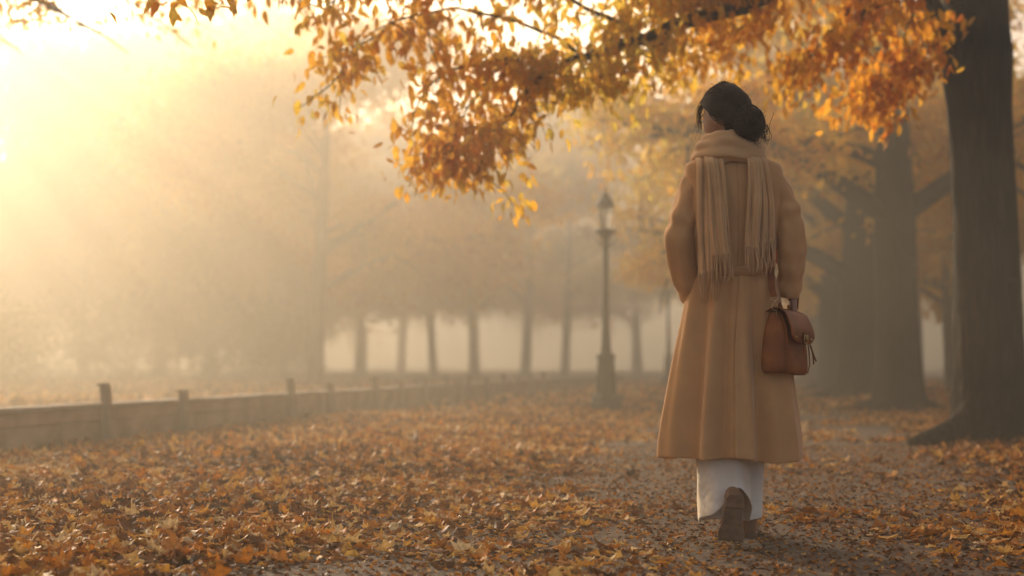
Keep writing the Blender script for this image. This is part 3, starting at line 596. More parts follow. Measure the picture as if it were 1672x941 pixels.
bd.add(*tube(spline([H(0, -.02, -.04), H(0, -.018, -.09), neck0 + (0, .005, .02), neck0 + (0, .0, -.06)], 12), np.linspace(.052, .066, 12), 16))
# torso
zs = [1.44, 1.38, 1.28, 1.15, 1.06, .96, .88, .80]; ax = [.07, .155, .155, .135, .125, .15, .165, .14]; ay = [.06, .085, .10, .095, .085, .095, .105, .09]
TP = spline([(.018, 0, z) for z in zs], 30); bd.add(*tube(TP, spline(ay, 30)[:, 0], 24, R2=spline(ax, 30)[:, 0]))
SHL = L(1143, 310, .0); SHR = L(1258, 308, .0)
EL = L(1110, 402, -.035); ER = L(1297, 398, -.035)
WL = L(1134, 486, .01); WR = L(1293, 482, -.015)
for S, E, Wp in ((SHL, EL, WL), (SHR, ER, WR)):
    bd.add(*tube(spline([S + (np.sign(E[0]) * -.03, 0, .02), S, S * .6 + E * .4, E, E * .5 + Wp * .5, Wp], 24), spline([.035, .040, .038, .034, .032, .024], 24)[:, 0], 12))
# legs: hips > knees > ankles
HIPL = np.array((-.075, 0, .88)); HIPR = np.array((.105, 0, .88)); KNL = np.array((-.055, .04, .50)); KNR = np.array((.085, .12, .49))
AL = L(1192, 812, -.115); AR = L(1221, 868, .15)
for hp, kn, an in ((HIPL, KNL, AL), (HIPR, KNR, AR)):
    bd.add(*tube(spline([hp + (0, 0, .03), hp * .6 + kn * .4, kn, kn * .6 + an * .4 + (0, -.012, 0), an], 24), spline([.085, .076, .052, .05, .034], 24)[:, 0], 14))
# hands with five separate fingers each
def hand(w, d, out, curl, side):
    """w wrist, d direction of the palm, out back-of-hand normal; fingers curl away from out"""
    d = d / np.linalg.norm(d); out = out - d * np.dot(out, d); out /= np.linalg.norm(out); sid = np.cross(d, out) * side
    R = np.stack([sid, out, d], 1)
    bd.add(*tube([w - d * .03, w, w + d * .02, w + d * .05, w + d * .085], [.021, .018, .017, .015, .012], 12, R2=[.027, .028, .036, .04, .037]) if abs(np.dot(frames([w, w + d * .1])[1][0], out)) > .7 else
           tube([w - d * .03, w, w + d * .02, w + d * .05, w + d * .085], [.027, .028, .036, .04, .037], 12, R2=[.021, .018, .017, .015, .012]))
    for k, (o, ln) in enumerate(((.030, .068), (.0105, .076), (-.0095, .071), (-.029, .056))):
        p0 = w + d * .078 + sid * o; P = [p0 - d * .01]; a = 0
        for q in range(4):
            P.append(P[-1] + (d * math.cos(a) - out * math.sin(a)) * ln * (.2, .40, .30, .22)[q]); a += curl * (1.0, 1.15, .9, .8)[q]
        bd.add(*tube(spline(P, 12), np.linspace(.0088, .0066, 12), 8)); bd.add(*ellipsoid(P[-1], (.0066,) * 3, 8, 6))
    t0 = w + d * .025 + sid * .026; t1_ = t0 + (sid * .6 + d * .7 - out * .3) * .034; t2_ = t1_ + (sid * .05 + d * .85 - out * .55) * .032; t3_ = t2_ + (-sid * .3 + d * .6 - out * .8) * .024
    bd.add(*tube(spline([t0, t1_, t2_, t3_], 12), np.linspace(.0125, .008, 12), 8)); bd.add(*ellipsoid(t3_, (.008,) * 3, 8, 6))
hand(WL + (0, .01, -.01), np.array((.18, .25, -1.)), np.array((-1., .1, 0)), .25, 1)
hand(WR + (0, 0, -.01), np.array((.03, -.05, -1.)), np.array((1., -.25, 0)), .95, -1)
body = bd.build('body', M_SKIN, person)
md = body.modifiers.new('fuse', 'REMESH'); md.mode = 'VOXEL'; md.voxel_size = .0042; md.use_smooth_shade = True
md = body.modifiers.new('soft', 'SMOOTH'); md.factor = .5; md.iterations = 3

# --- coat: skirt and body in one loft that is open along the back vent, sleeves sewn on
nz, nt_ = 90, 150
key = np.array([  # z, centre x, half width, half depth, centre y
 (1.500, .012, .082, .070, .010), (1.478, .014, .118, .078, .008), (1.462, .016, .160, .090, .004), (1.444, .020, .186, .100, .0), (1.41, .022, .192, .110, 0), (1.36, .022, .188, .120, 0), (1.28, .021, .180, .130, 0), (1.18, .020, .172, .130, 0),
 (1.09, .019, .160, .124, 0), (1.03, .018, .158, .122, 0), (.96, .017, .172, .130, 0), (.86, .014, .190, .140, .0), (.72, .010, .212, .158, .0), (.55, .006, .236, .180, .0), (.42, .003, .253, .196, 0), (.325, .002, .257, .206, 0)])
K = spline(key, nz); cm = MB(); V = []
vent_top = .98
def fold(t, z):
    """radial displacement of the cloth; t=0 at the centre back, positive to the right"""
    dn = np.clip((1.03 - z) / .7, 0, 1); up = np.clip((z - 1.05) / .3, 0, 1)
    f = dn ** .7 * (.026 * np.cos(5 * t + .5 + .5 * z) + .013 * np.cos(9.3 * t - 1.2) + .007 * np.cos(15 * t + 2.1 + 1.5 * z) + .004 * np.cos(24 * t + 4 * z))
    f += .028 * dn ** .5 * np.exp(-((t + .55) / .13) ** 2) - .032 * dn ** .5 * np.exp(-((t + .30) / .12) ** 2) + .014 * dn ** .5 * np.exp(-((t - .28) / .12) ** 2) - .012 * dn ** .5 * np.exp(-((t - .5) / .1) ** 2)
    f += up * (1 - up) * .012 * np.cos(5 * t + 9 * z) + .003 * np.sin(21 * z + 4 * t) * np.clip(1 - dn * 2, 0, 1)
    f -= .006 * np.exp(-((z - 1.03) / .018) ** 2)                        # waist seam drawn in
    f -= .0025 * np.exp(-(t / .025) ** 2) * np.clip((z - .98) / .05, 0, 1) + .004 * np.exp(-((np.abs(t) - .95) / .03) ** 2) * np.clip((z - .6) / .1, 0, 1)             # side back seams
    return f
for i in range(nz):
    z, cx, a, b, cyy = K[i]; gap = np.clip((vent_top - z) / .25, 0, 1)
    ts = np.linspace(-PI - 0.0, PI + 0.0, nt_) ; ov = .07 * gap + .012
    tt = np.linspace(0 - ov, 2 * PI + ov, nt_)                            # t = 0 and 2pi: centre back
    tq = (tt + PI) % (2 * PI) - PI; tq[tt < 0] = tt[tt < 0]; tq[tt > 2 * PI] = tt[tt > 2 * PI] - 2 * PI
    e = 2.35; c, s = np.cos(tt), np.sin(tt); rad = (np.abs(s / a) ** e + np.abs(c / b) ** e) ** (-1 / e)
    rad = rad + np.array([float(fold(q, z)) for q in tq])
    rad[tt < .35] += (.002 + .010 * gap) * np.clip((.35 - tt[tt < .35]) / .35, 0, 1); rad[tt > 2 * PI - .35] -= .004 * gap
    zz = z + (.008 * np.cos(2 * tt + 1) + .006 * np.cos(5 * tt)) * np.clip((.5 - z) / .18, 0, 1) + np.where(z < .5, -.012 * np.cos(tt) * 0, 0)
    V.append(np.stack([cx + rad * s, cyy - rad * c, zz], 1))
V = np.concatenate(V); F = [(i * nt_ + j, (i + 1) * nt_ + j, (i + 1) * nt_ + j + 1, i * nt_ + j + 1) for i in range(nz - 1) for j in range(nt_ - 1)]
cm.add(V, F)
def sleeve(keys, rad, seed, n=70, m=44):
    q = np.random.default_rng(seed); P = spline(keys, n); R = spline(rad, n); ph = q.random(8) * 6
    def mod(t, th):
        el = math.exp(-((t - .52) / .10) ** 2); cf = max(0, (t - .70) / .3)
        return 1 + .09 * el * np.sin(46 * t + 1.5 * np.cos(th) + ph[0]) + .13 * cf * np.sin(62 * t + 2.2 * np.sin(th + ph[1])) + .045 * np.sin(3 * th + 8 * t + ph[2]) + .05 * np.sin(5 * th - 13 * t + ph[3]) + .022 * np.sin(17 * t + 2 * th) + .02 * np.sin(34 * t + 6 * th + ph[4])
    V, F = tube(P, R[:, 0], m, cap=False, R2=R[:, 1], mod=mod); V = np.asarray(V)
    # turned-in cuff
    ring = V[-m:]; c = ring.mean(0); V = np.vstack([V, c + (ring - c) * .93 + (0, 0, .012), c + (ring - c) * .88 + (0, 0, .05)]); b = (n - 1) * m
    F = list(F) + [(b + k * m + j, b + k * m + (j + 1) % m, b + (k + 1) * m + (j + 1) % m, b + (k + 1) * m + j) for k in range(2) for j in range(m)]
    cm.add(V, F)
sleeve([L(1170, 284, .0), L(1151, 290, .0), L(1138, 308, -.002), L(1127, 335, -.01), L(1117, 366, -.025), L(1110, 398, -.035), L(1117, 440, -.02), L(1127, 478, -.005), L(1142, 502, .02)],
       [(.030, .030), (.055, .054), (.064, .064), (.062, .065), (.058, .064), (.054, .058), (.048, .052), (.044, .044), (.030, .030)], 4)
sleeve([L(1230, 282, .0), L(1249, 288, .0), L(1262, 306, -.002), L(1275, 335, -.01), L(1285, 366, -.025), L(1292, 398, -.035), L(1291, 440, -.03), L(1287, 488, -.015)],
       [(.030, .030), (.055, .052), (.062, .062), (.060, .061), (.056, .059), (.051, .056), (.045, .050), (.038, .040)], 9)
coat = cm.build('coat', M_COAT, person, sub=1, solid=.006)
# belt tab at the waist
mb_ = MB(); P = [];
for q in np.linspace(-.62, .62, 26):
    e = 2.35; rad = (abs(math.sin(q) / .158) ** e + abs(math.cos(q) / .122) ** e) ** (-1 / e) + float(fold(q, 1.03)) + .007; P.append((.018 + rad * math.sin(q), -rad * math.cos(q), 1.03))
P = np.array(P); V = np.concatenate([P + (0, 0, -.018), P + (0, -.004, -.014), P + (0, -.005, .014), P + (0, 0, .018)]); n = 26
mb_.add(V, [(k * n + j, k * n + j + 1, (k + 1) * n + j + 1, (k + 1) * n + j) for k in range(3) for j in range(n - 1)])
mb_.build('belt', M_COAT, coat, solid=.003)
for s in (-1, 1):
    m2 = MB(); m2.add(*ellipsoid((.018 + s * .085, -.128, 1.03), (.010, .005, .010), 12, 8)); m2.build('button', M_BOOT, coat)

# --- trousers
def leg(keys, rad, hem, seed, n=44, m=60):
    q = np.random.default_rng(seed); P = spline(keys, n); R = spline(rad, n); V = []; ph = q.random(6) * 6
    th = np.arange(m) * 2 * PI / m                      # 0 = right (+x), -pi/2 = towards the camera
    for i in range(n):
        t = i / (n - 1); dn = t ** 1.5
        mo = 1 + .05 * dn * np.cos(4 * th + ph[0] + 2 * t) + .035 * dn * np.cos(7 * th + ph[1]) + .02 * np.sin(9 * t + 2 * th + ph[2]) + .014 * np.sin(31 * t + 3 * th + ph[3])
        z = P[i][2] + 0 * th; zt = keys[0][2] + (hem(th) - keys[0][2]) * t
        V.append(np.stack([P[i][0] + R[i, 0] * mo * np.cos(th), P[i][1] + R[i, 1] * mo * np.sin(th), zt], 1))
    V = np.concatenate(V); return V, [(i * m + j, (i + 1) * m + j, (i + 1) * m + (j + 1) % m, i * m + (j + 1) % m) for i in range(n - 1) for j in range(m)]
tm = MB()
# trailing leg: the hem rides up over the heel towards the camera and the right
def hemL(th):
    base = .098; c = np.cos(th); back = np.clip(-np.sin(th), 0, 1)
    x = c                                                # -1 left .. 1 right
    backhem = np.interp(x, [-1, -.55, 0.1, .42, .8, 1.0], [.112, .125, .185, .232, .205, .165]); front = .085
    return backhem * back ** .35 + front * (1 - back ** .35)
V, F = leg([(-.055, 0, .86), (-.045, .035, .55), (-.035, -.01, .33), (-.030, -.045, .1)], [(.10, .11), (.092, .10), (.098, .105), (.100, .115)], hemL, 3); tm.add(V, F)
V, F = leg([(.09, 0, .86), (.082, .10, .55), (.078, .13, .33), (.068, .125, .1)], [(.10, .11), (.085, .10), (.078, .105), (.076, .125)], lambda th: .086 + .012 * np.cos(th) + 0 * th, 8); tm.add(V, F)
tm.build('trousers', M_TROUSER, person, sub=1, solid=.004)

# --- boots
def boot(frame_o, R, bend):
    """boot in a local frame: +y to the toe, +z up, origin under the ankle; bend lifts the heel over the planted toe"""
    up, so = MB(), MB(); n = 28; m = 24; V = []
    ys = np.linspace(-.060, .175, n)
    w = np.interp(ys, [-.06, -.04, 0, .05, .10, .14, .165, .175], [.016, .030, .030, .029, .043, .038, .025, .010])
    h = np.interp(ys, [-.06, -.045, -.01, .03, .07, .12, .16, .175], [.05, .095, .105, .085, .062, .048, .034, .015])
    th = np.arange(m) * 2 * PI / m
    def bent(p):
        p = np.array(p, float)
        if bend:
            k = np.clip((p[:, 1] - .115) / .035, 0, 1); a = k * bend; dy = p[:, 1] - .125
            y2 = .125 + dy * np.cos(a) - (p[:, 2]) * np.sin(a); z2 = p[:, 2] * np.cos(a) + dy * np.sin(a)
            p = np.stack([p[:, 0], np.where(k > 0, y2, p[:, 1]), np.where(k > 0, z2, p[:, 2])], 1)
        return p @ R.T + frame_o
    for i, y in enumerate(ys):
        c = np.cos(th); s = np.sin(th); x = w[i] * np.sign(c) * np.abs(c) ** .8; z = np.where(s > 0, .012 + h[i] * np.abs(s) ** .9 * .98, .012 + .010 * s); V.append(np.stack([x + 0 * y, 0 * x + y, z], 1))
    V = bent(np.concatenate(V)); F = [(i * m + j, i * m + (j + 1) % m, (i + 1) * m + (j + 1) % m, (i + 1) * m + j) for i in range(n - 1) for j in range(m)]
    F += [tuple(range(m))[::-1], tuple((n - 1) * m + j for j in range(m))]; up.add(V, F)
    sh = bent(spline([(0, -.02, .03), (0, -.018, .09), (0, -.012, .14), (0, -.004, .20)], 10)); up.add(*tube(sh, spline([.034, .033, .034, .043], 10)[:, 0], 16))
    V = []
    for y, ww in zip(ys, w):                                           # outsole with a low heel
        hh = .016 if y < .0 else .006
        for (a, z) in ((-1, .006), (-1.06, .0), (-1.02, -hh), (1.02, -hh), (1.06, .0), (1, .006)): V.append((a * (ww + .004), y * 1.015, z))
    V = bent(V); F = [(i * 6 + j, i * 6 + (j + 1) % 6, (i + 1) * 6 + (j + 1) % 6, (i + 1) * 6 + j) for i in range(n - 1) for j in range(6)] + [(5, 4, 3, 2, 1, 0), tuple((n - 1) * 6 + j for j in range(6))]
    so.add(V, F)
    b = up.build('boot', M_BOOT, person, sub=1); so.build('sole', M_SOLE, b, smooth=False, bevel=.002); return b
tilt = math.radians(-70)                                               # heel up, sole towards the camera
Rb = np.array(Matrix.Rotation(math.radians(3), 3, 'Y') @ Matrix.Rotation(tilt, 3, 'X'))
ball = L(1192, 882, -.13); ball[2] = .022
boot(ball - Rb @ np.array((0, .140, 0)), Rb, math.radians(66))
fo = L(1222, 880, .13); fo[2] = .020
boot(fo + (.006, .03, 0), np.array(Matrix.Rotation(math.radians(-8), 3, 'Z')), 0)

# --- scarf: a thick wrap and two pleated tails with fringes
wc = L(1189, 244, .0); n = 110; m = 40; V = []
for i in range(n):
    a = 2 * PI * i / n; s, c = math.sin(a), math.cos(a)                # a=0 towards the camera
    ctr = wc + np.array((.082 * s, -.070 * c, .004 * c - .012 * abs(s) + .006 * s)); hh = .058 + .006 * c; ww = .044 + .008 * abs(s)
    th = np.arange(m) * 2 * PI / m
    k = th * 1.0 + .55 * np.sin(a + .4)                                # folds run round the neck and cross at the back
    rid = .17 * np.abs(np.sin(2.5 * k + .9 * math.sin(2 * a))) + .16 * np.abs(np.sin(4 * th + 1.3 * a * 0 + 1.2 * math.sin(a + 1))) + .04 * np.sin(7 * th + 3 * math.sin(a * 2)) + .02 * math.sin(9 * a)
    rr_ = .84 + rid; lo = np.cos(th) * ww * rr_; vz = np.sin(th) * hh * rr_
    flare = np.clip(-np.sin(th), 0, 1) * .036
    V.append(ctr + np.stack([(lo + flare) * s, -(lo + flare) * c, vz - .25 * lo * 0], 1))
V = np.concatenate(V); F = [(i * m + j, ((i + 1) % n) * m + j, ((i + 1) % n) * m + (j + 1) % m, i * m + (j + 1) % m) for i in range(n) for j in range(m)]
scarf = MB().add(V, F).build('scarf', M_SCARF, person, sub=1)
def back_y(x, z):
    """front of the coat's back at height z"""
    k = np.array([np.interp(z, key[::-1, 0], key[::-1, j]) for j in range(5)]); u = min(.97, abs(x - k[1]) / (k[2] + .03)); return k[4] - (k[3] + .006) * (1 - u ** 2.35) ** (1 / 2.35)
def tail(pl, pr, ytop, ybl, ybr, pleats, seed, depth=.024, lift=.014, fr=48):
    """pl, pr: pixel columns of the left and right edge at the top and the bottom"""
    q = np.random.default_rng(seed); nu, nv = 60, 46; V = []; ph = q.random(4) * 6; bottoms = []
    for j in range(nv):
        v = j / (nv - 1)
        for i in range(nu):
            u = i / (nu - 1); py = ytop + (ybl + (ybr - ybl) * u - ytop) * v; xl = pl[0] + (pl[1] - pl[0]) * v; xr = pr[0] + (pr[1] - pr[0]) * v
            pxx = xl + (xr - xl) * u + 2.6 * math.sin(5 * v + ph[0]) * v; p = L(pxx, py, -.15)
            w = .72 * abs(math.sin(PI * pleats * (u + .10 * math.sin(3 * v + ph[1])) + ph[2])) ** .7 + .28 * abs(math.sin(PI * pleats * 2.3 * (u ** 1.4) + ph[3] + 1.2 * v))
            edge = min(1, min(u, 1 - u) * 9)
            p[1] = back_y(p[0], p[2]) - lift - depth * w * (.55 + .45 * v) * (.4 + .6 * edge) + .030 * max(0, 1 - v * 7) - .004 * math.sin(5 * u + 6 * v)
            V.append(p)
            if j == nv - 1: bottoms.append(p)
    t = MB().add(V, [(j * nu + i, (j + 1) * nu + i, (j + 1) * nu + i + 1, j * nu + i + 1) for j in range(nv - 1) for i in range(nu - 1)]).build('scarf_tail', M_SCARF, scarf, solid=.006)
    f = MB(); nfr = int((pr[1] - pl[1]) / 2.5)
    for k in range(nfr):
        u = (k + .5) / nfr * (nu - 1); p = np.array(bottoms[int(u)]) + (0, -.002, .012); ln = fr / FPX * PY * q.uniform(.82, 1.06); a = q.normal(0, .055); b_ = q.normal(-.03, .05)
        P = [p, p + (a * ln * .2, 0, -ln * .3), p + (a * ln * .8 + q.normal(0, .003), b_ * ln, -ln * .65), p + (a * ln + q.normal(0, .006), b_ * ln, -ln)]
        f.add(*tube(spline(P, 9), np.array([.0030, .0026, .0030, .0024, .0028, .0024, .0026, .0022, .0008]), 5))
    f.build('fringe', M_FRINGE, t)
tail((1140, 1140), (1166, 1169), 240, 450, 440, 1.6, 1, lift=.012, fr=52)
tail((1152, 1163), (1180, 1195), 238, 418, 418, 1.8, 2, lift=.026, fr=52)
tail((1222, 1217), (1244, 1243), 240, 405, 408, 1.5, 3, lift=.022, fr=48)
tail((1236, 1238), (1254, 1271), 240, 402, 392, 2.2, 4, lift=.012, fr=56)

# --- hair: a cap over the skull, strands drawn back to a bun, the loose bun and stray wisps
BUN = L(1222, 201, -.088)
cap = MB(); V, F = ellipsoid((0, 0, 0), (1, 1, 1), 48, 36); V = np.array(V)
Vh = V * (.083, .106, .124) + (0, -.006, .004)
keep = lambda p: not (p[1] > .012 and p[2] < .058 - .35 * max(0, .06 - p[1])) and p[2] > -.088 and not (p[1] > -.035 and p[2] < -.012)
Fk = [f for f in F if all(keep(Vh[i]) for i in f)]
hair = cap.add(Vh @ RH.T + HC, Fk).build('hair', M_HAIR, person, solid=.008)
st = MB(); bl = np.linalg.inv(RH) @ (BUN - HC)
def surf(d, off=0.0):
    d = d / np.linalg.norm(d); return d * (1 / np.linalg.norm(d / np.array((.085, .108, .126)))) * (1 + off) + np.array((0, -.006, .004))
target = bl / np.linalg.norm(bl)
for k in range(1100):
    a = r5.uniform(0, 2 * PI); d = np.array((math.sin(a), .55 + .25 * r5.random(), 0)) if False else None
    u = r5.random()
    if u < .5: ang = r5.uniform(-1, 1); d = np.array((math.sin(ang * 1.5) * .9, .62 * math.cos(ang * 1.2) + r5.normal(0, .05), .62 - .25 * abs(ang)))        # forehead to temples
    elif u < .8: s = r5.choice([-1, 1]); d = np.array((s * 1.0, r5.uniform(-.4, .25), r5.uniform(-.02, .4)))                                              # temples to ears
    else: d = np.array((r5.uniform(-.8, .8), -.6, -.75 + r5.normal(0, .05)))                                                                             # nape, swept up
    d = d / np.linalg.norm(d); P = []; off = r5.uniform(-.004, .035); tw = r5.normal(0, .10)
    for t in np.linspace(0, 1, 12):
        q = d * (1 - t) + target * t + np.cross(d, target) * tw * math.sin(PI * t); P.append(surf(q, off + .012 * math.sin(PI * t)))
    P = np.array(P) @ RH.T + HC; w = r5.uniform(.0009, .0022); st.add(*tube(P, w * np.array([.5, .9] + [1] * 9 + [.6]), 4, cap=False))
st.build('strands', M_HAIR, hair)
bn = MB(); bn.add(*ellipsoid(BUN, (.036, .036, .040), 20, 14, RH))
for k in range(520):
    ax_ = np.array(((.25, -.9, .35), (-.5, -.6, .6), (.1, -.5, -.8))[k % 3]) + r5.normal(0, .22, 3); ax_ /= np.linalg.norm(ax_); o = np.cross(ax_, r5.normal(0, 1, 3)); o /= np.linalg.norm(o); o2 = np.cross(ax_, o); rr_ = r5.uniform(.82, 1.34); a0 = r5.random() * 6; sp = r5.uniform(1.2, 3.4); P = []
    for t in np.linspace(0, 1, 12):
        a = a0 + sp * t; P.append(BUN + (RH @ ((o * math.cos(a) + o2 * math.sin(a) + ax_ * .35 * (t - .5)) * np.array((.049, .046, .055)))) * rr_)
    bn.add(*tube(P, r5.uniform(.0012, .0034) * np.sin(np.linspace(.35, PI - .35, 12)), 4, cap=False))
bn.build('bun', M_HAIR, hair)
ws = MB()
def wisp(a, b, sag, w, curl=.004, n=14):
    P = spline([a, a * .65 + b * .35 + sag, a * .3 + b * .7 + sag * 1.2, b], n); ph = r5.random() * 6
    P = P + np.stack([curl * np.sin(np.linspace(0, 7, n) + ph) * np.linspace(0, 1, n), curl * np.cos(np.linspace(0, 6, n) + ph) * np.linspace(0, 1, n), 0 * np.linspace(0, 1, n)], 1)
    ws.add(*tube(P, w * np.linspace(1, .35, n), 4))
for k in range(90):     # below and around the bun
    a = BUN + r5.normal(0, .022, 3) + (.012, 0, -.01); b = L(r5.uniform(1228, 1252), r5.uniform(212, 238), r5.uniform(-.12, -.04)); wisp(a, b, np.array((r5.uniform(.0, .02), -.01, r5.normal(0, .01))), r5.uniform(.0006, .002), .009)
for k in range(34):     # fly-aways from the bun
    d = r5.normal(0, 1, 3); d /= np.linalg.norm(d); d[0] = abs(d[0]); a = BUN + d * .04; wisp(a, BUN + d * r5.uniform(.058, .078) + r5.normal(0, .012, 3), r5.normal(0, .006, 3), r5.uniform(.0003, .0007))
for k in range(46):     # the lock that frames the face
    a = L(r5.uniform(1150, 1160), r5.uniform(156, 166), .02) + r5.normal(0, .004, 3); b = L(r5.uniform(1139, 1147), r5.uniform(190, 214), .04); wisp(a, b, np.array((-.012, .0, .004)) + r5.normal(0, .003, 3), r5.uniform(.0006, .0014), .003)
for k in range(9):
    a = L(r5.uniform(1146, 1150), r5.uniform(185, 200), .05); b = L(r5.uniform(1130, 1146), r5.uniform(218, 236), .03); wisp(a, b, np.array((-.008, 0, -.004)) + r5.normal(0, .004, 3), .0005, .005)
for k in range(40):     # fine fly-aways on the crown, catching the sun
    d = np.array((r5.uniform(-1, .7), r5.normal(0, .4), r5.uniform(.5, 1))); a = HC + RH @ surf(d) ; b = HC + (RH @ surf(d + r5.normal(0, .22, 3))) * (1) + (HC * 0) + d / np.linalg.norm(d) * r5.uniform(.006, .02); wisp(a, b, d * .008, .00035, .003)
for k in range(30):     # nape
    a = H(r5.uniform(-.03, .04), -.085, -.07); b = H(r5.uniform(-.03, .05), -.085, -.105) + r5.normal(0, .006, 3); wisp(a, b, np.array((0, -.004, 0)), .0008)
ws.build('loose_strands', M_HAIR, hair)
er = MB(); er.add(*ellipsoid(H(-.078, -.012, -.036), (.0035,) * 3, 10, 8)); e_ = er.build('earring', M_BRASS, person)

# --- face details
M_EYE = noisy('eye_white', [(.3, (.7, .66, .6)), (.7, (.78, .74, .7))], rough=.2, bump=0); M_IRIS = noisy('dark_iris', [(.3, (.02, .01, .006)), (.7, (.05, .025, .012))], rough=.15, bump=0)
M_LIP = noisy('lips', [(.3, (.33, .10, .08)), (.7, (.40, .13, .10))], rough=.4, bump=.1)
for s in (-1, 1):
    ey = MB().add(*ellipsoid(H(s * .030, .0795, -.002), (.0125, .007, .0065), 14, 10, RH)).build('eye', M_EYE, body); MB().add(*ellipsoid(H(s * .030, .0845, -.002), (.0055, .003, .0055), 12, 8, RH)).build('iris', M_IRIS, ey)
    MB().add(*tube(spline([H(s * .016, .087, .019), H(s * .031, .084, .025), H(s * .046, .073, .018)], 8), [.001, .0022, .0026, .0026, .0024, .002, .0015, .0008], 6)).build('eyebrow', M_HAIR, body)
    MB().add(*tube(spline([H(s * .018, .083, .002), H(s * .030, .0865, .006), H(s * .043, .078, .001)], 8), .0014, 5)).build('eyelashes', M_HAIR, body)
MB().add(*tube(spline([H(-.022, .082, -.0625), H(-.008, .0905, -.060), H(0, .0905, -.0615), H(.008, .0905, -.060), H(.022, .082, -.0625)], 12), [.001, .0025, .0035, .004, .004, .004, .004, .004, .004, .0035, .0025, .001], 8)).build('lips', M_LIP, body)

# --- shoulder bag: hangs beside the hip from its strap, held by its top handle
bag = empty('handbag'); tag(bag, 'brown leather satchel with flap and buckle hanging at the right hip of the walking person', 'bag')
BO = L(1281, 612, -.105) + PO; bag.location = BO
RB = np.array(Matrix.Rotation(math.radians(57), 3, 'Z') @ Matrix.Rotation(math.radians(3), 3, 'Y'))     # bag front faces outwards to the right
BS = 1.0
def Bp(x, y, z): return RB @ (np.array((x, y, z)) * BS)             # x along the front, -y front, z up
def slab(prof, name, m, parent=None, **kw):
    """loft of rounded rectangles: rows of z, half x, half y, centre y"""
    V = []; n = 36; th = np.arange(n) * 2 * PI / n
    for (z, a, b, cy0) in prof:
        e = 5.5; c, s = np.cos(th), np.sin(th); rad = (np.abs(c / a) ** e + np.abs(s / b) ** e) ** (-1 / e)
        V += [Bp(rr0 * cc, rr0 * ss + cy0, z) for rr0, cc, ss in zip(rad, c, s)]
    F = [(i * n + j, i * n + (j + 1) % n, (i + 1) * n + (j + 1) % n, (i + 1) * n + j) for i in range(len(prof) - 1) for j in range(n)] + [tuple(range(n))[::-1], tuple((len(prof) - 1) * n + j for j in range(n))]
    return MB().add(V, F).build(name, m, parent or bag, **kw)
bb = slab([(.004, .10, .044, 0), (.0, .112, .052, 0), (.012, .120, .058, 0), (.04, .122, .060, 0), (.10, .118, .057, 0), (.16, .110, .050, .002), (.205, .102, .038, .004), (.226, .096, .030, .006), (.234, .086, .020, .007), (.235, .06, .01, .007)], 'bag_body', M_BAG, sub=1)
# piping where the gusset meets front and back
for s in (-1, 1):
    for fr_ in (-1,):
        P = [Bp(s * (np.interp(z, [0, .04, .10, .16, .205, .23], [.112, .122, .118, .110, .102, .092]) - .011), fr_ * (np.interp(z, [0, .04, .10, .16, .205, .23], [.052, .060, .057, .050, .038, .026]) - .004) + (.004 if z > .18 else 0), z) for z in np.linspace(.01, .222, 14)]
        MB().add(*tube(P, .0028, 6)).build('piping', M_BAG, bb)
# flap: over the top and down the front, rounded lower corners
V = []; nu, nv = 25, 26
for j in range(nv):
    v = j / (nv - 1)
    for i in range(nu):
        u = i / (nu - 1) * 2 - 1; hw = .104 + .010 * v; drop = .115 - .030 * abs(u) ** 4; sarc = v * (.066 + drop)
        if sarc < .066: tt = sarc / .066; y = .040 - .078 * tt; z = .226 + .014 * math.sin(PI * min(1, tt * 1.0)) + .002
        else: dd = sarc - .066; y = -.038 - .030 * math.sin(min(1, dd / .085) * PI / 2) - .002; z = .226 - dd
        V.append(Bp(u * hw, y - .004, z + .004))
flap = MB().add(V, [(j * nu + i, (j + 1) * nu + i, (j + 1) * nu + i + 1, j * nu + i + 1) for j in range(nv - 1) for i in range(nu - 1)]).build('flap', M_BAG, bag, solid=.004)
sb = MB(); sb.add(*box(Bp(0, -.079, .118), (.022, .004, .085), RB)); sb.build('closing_strap', M_BAG, flap, smooth=False, bevel=.0015)
sb = MB(); P = [Bp(x, -.084, z) for x, z in ((-.016, .118), (.016, .118), (.016, .146), (-.016, .146), (-.016, .118))]
for a, b in zip(P[:-1], P[1:]): sb.add(*tube([a, b], .0024, 6))
sb.add(*tube([Bp(0, -.086, .118), Bp(0, -.086, .148)], .0018, 6)); sb.build('buckle', M_BRASS, flap)
for s in (-1, 1):
    sb = MB(); sb.add(*ellipsoid(Bp(s * .075, -.075, .135), (.005, .005, .005), 10, 6)); sb.build('stud', M_BRASS, flap)
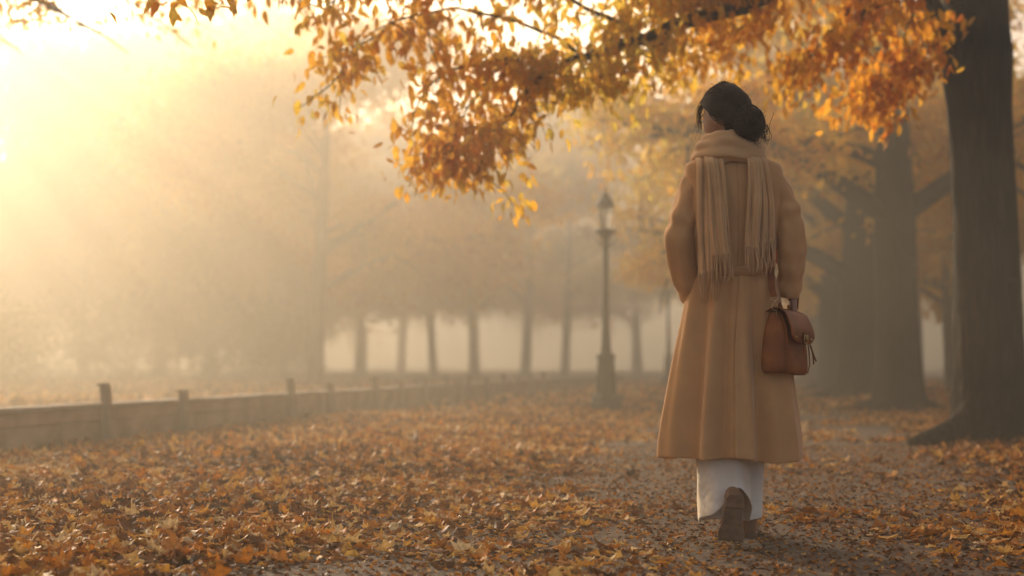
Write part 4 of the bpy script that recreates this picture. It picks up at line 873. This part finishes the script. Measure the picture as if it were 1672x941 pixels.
# strap clip on the near end, strap up under the arm, top handle
ring_c = Bp(-.100, .0, .236); clip = MB(); t_ = np.linspace(0, 2 * PI, 17)
clip.add(*tube([ring_c + np.array((.011 * math.cos(a), 0, .012 * math.sin(a) + .010)) for a in t_], .0022, 6)); clip.add(*tube([ring_c + (0, 0, .02), ring_c + (.002, 0, .034)], .0035, 8))
clip.add(*tube([ring_c + np.array((.013 * math.cos(a), 0, .006 * math.sin(a) + .040)) for a in t_], .002, 6)); clip.add(*tube([ring_c + (.004, -.004, .004), ring_c + (.006, -.006, -.03)], .0015, 6)); clip.build('strap_clip', M_BRASS, bag)
ring2 = Bp(.100, .0, .236); clip = MB(); clip.add(*tube([ring2 + np.array((.011 * math.cos(a), 0, .012 * math.sin(a) + .010)) for a in t_], .0022, 6)); clip.build('strap_clip', M_BRASS, bag)
sp_ = MB(); top = ring_c + (0, 0, .042); W_ = BO - PO
def wl(px, py, y): return L(px, py, y) - W_
def wb(px, py):
    q = L(px, py, -.13); q[1] = back_y(q[0], q[2]) - .006; return q - W_
keys = [top, wb(1261, 468), wb(1260, 425), wb(1256, 380), wb(1250, 320), wb(1247, 285), wl(1246, 258, -.04), wl(1248, 268, .06), wl(1256, 330, .13), wl(1268, 420, .15), ring2 + (0, .0, .12), ring2 + (0, 0, .02)]
P = spline(keys, 60); V = []
for i, q in enumerate(P):
    for dx, dy in ((-.0125, 0), (.0125, 0), (.0125, .003), (-.0125, .003)): V.append(q + (dx, dy, 0))
sp_.add(V, [(i * 4 + j, i * 4 + (j + 1) % 4, (i + 1) * 4 + (j + 1) % 4, (i + 1) * 4 + j) for i in range(59) for j in range(4)]).build('strap', M_BAG, bag, smooth=False)
hd = MB(); hnd = WR + np.array((0, 0, -.095)) - W_
P = spline([Bp(-.045, .005, .238), Bp(-.042, .003, .262), hnd + np.array((-.03, -.02, -.012)) * .8, hnd, hnd + np.array((.01, .03, -.010)), Bp(.045, .003, .262), Bp(.045, .005, .238)], 30)
hd.add(*tube(P, .0055, 8)).build('handle', M_BAG, bag)
sb = MB(); 
for k in range(2): sb.add(*tube(spline([Bp(.112 + k * .004, -.055, .12), Bp(.125 + k * .004, -.062, .085), Bp(.13, -.064 - k * .01, .045 + .012 * k)], 8), .0032, 6))
sb.build('tassel', M_BAG, bag)
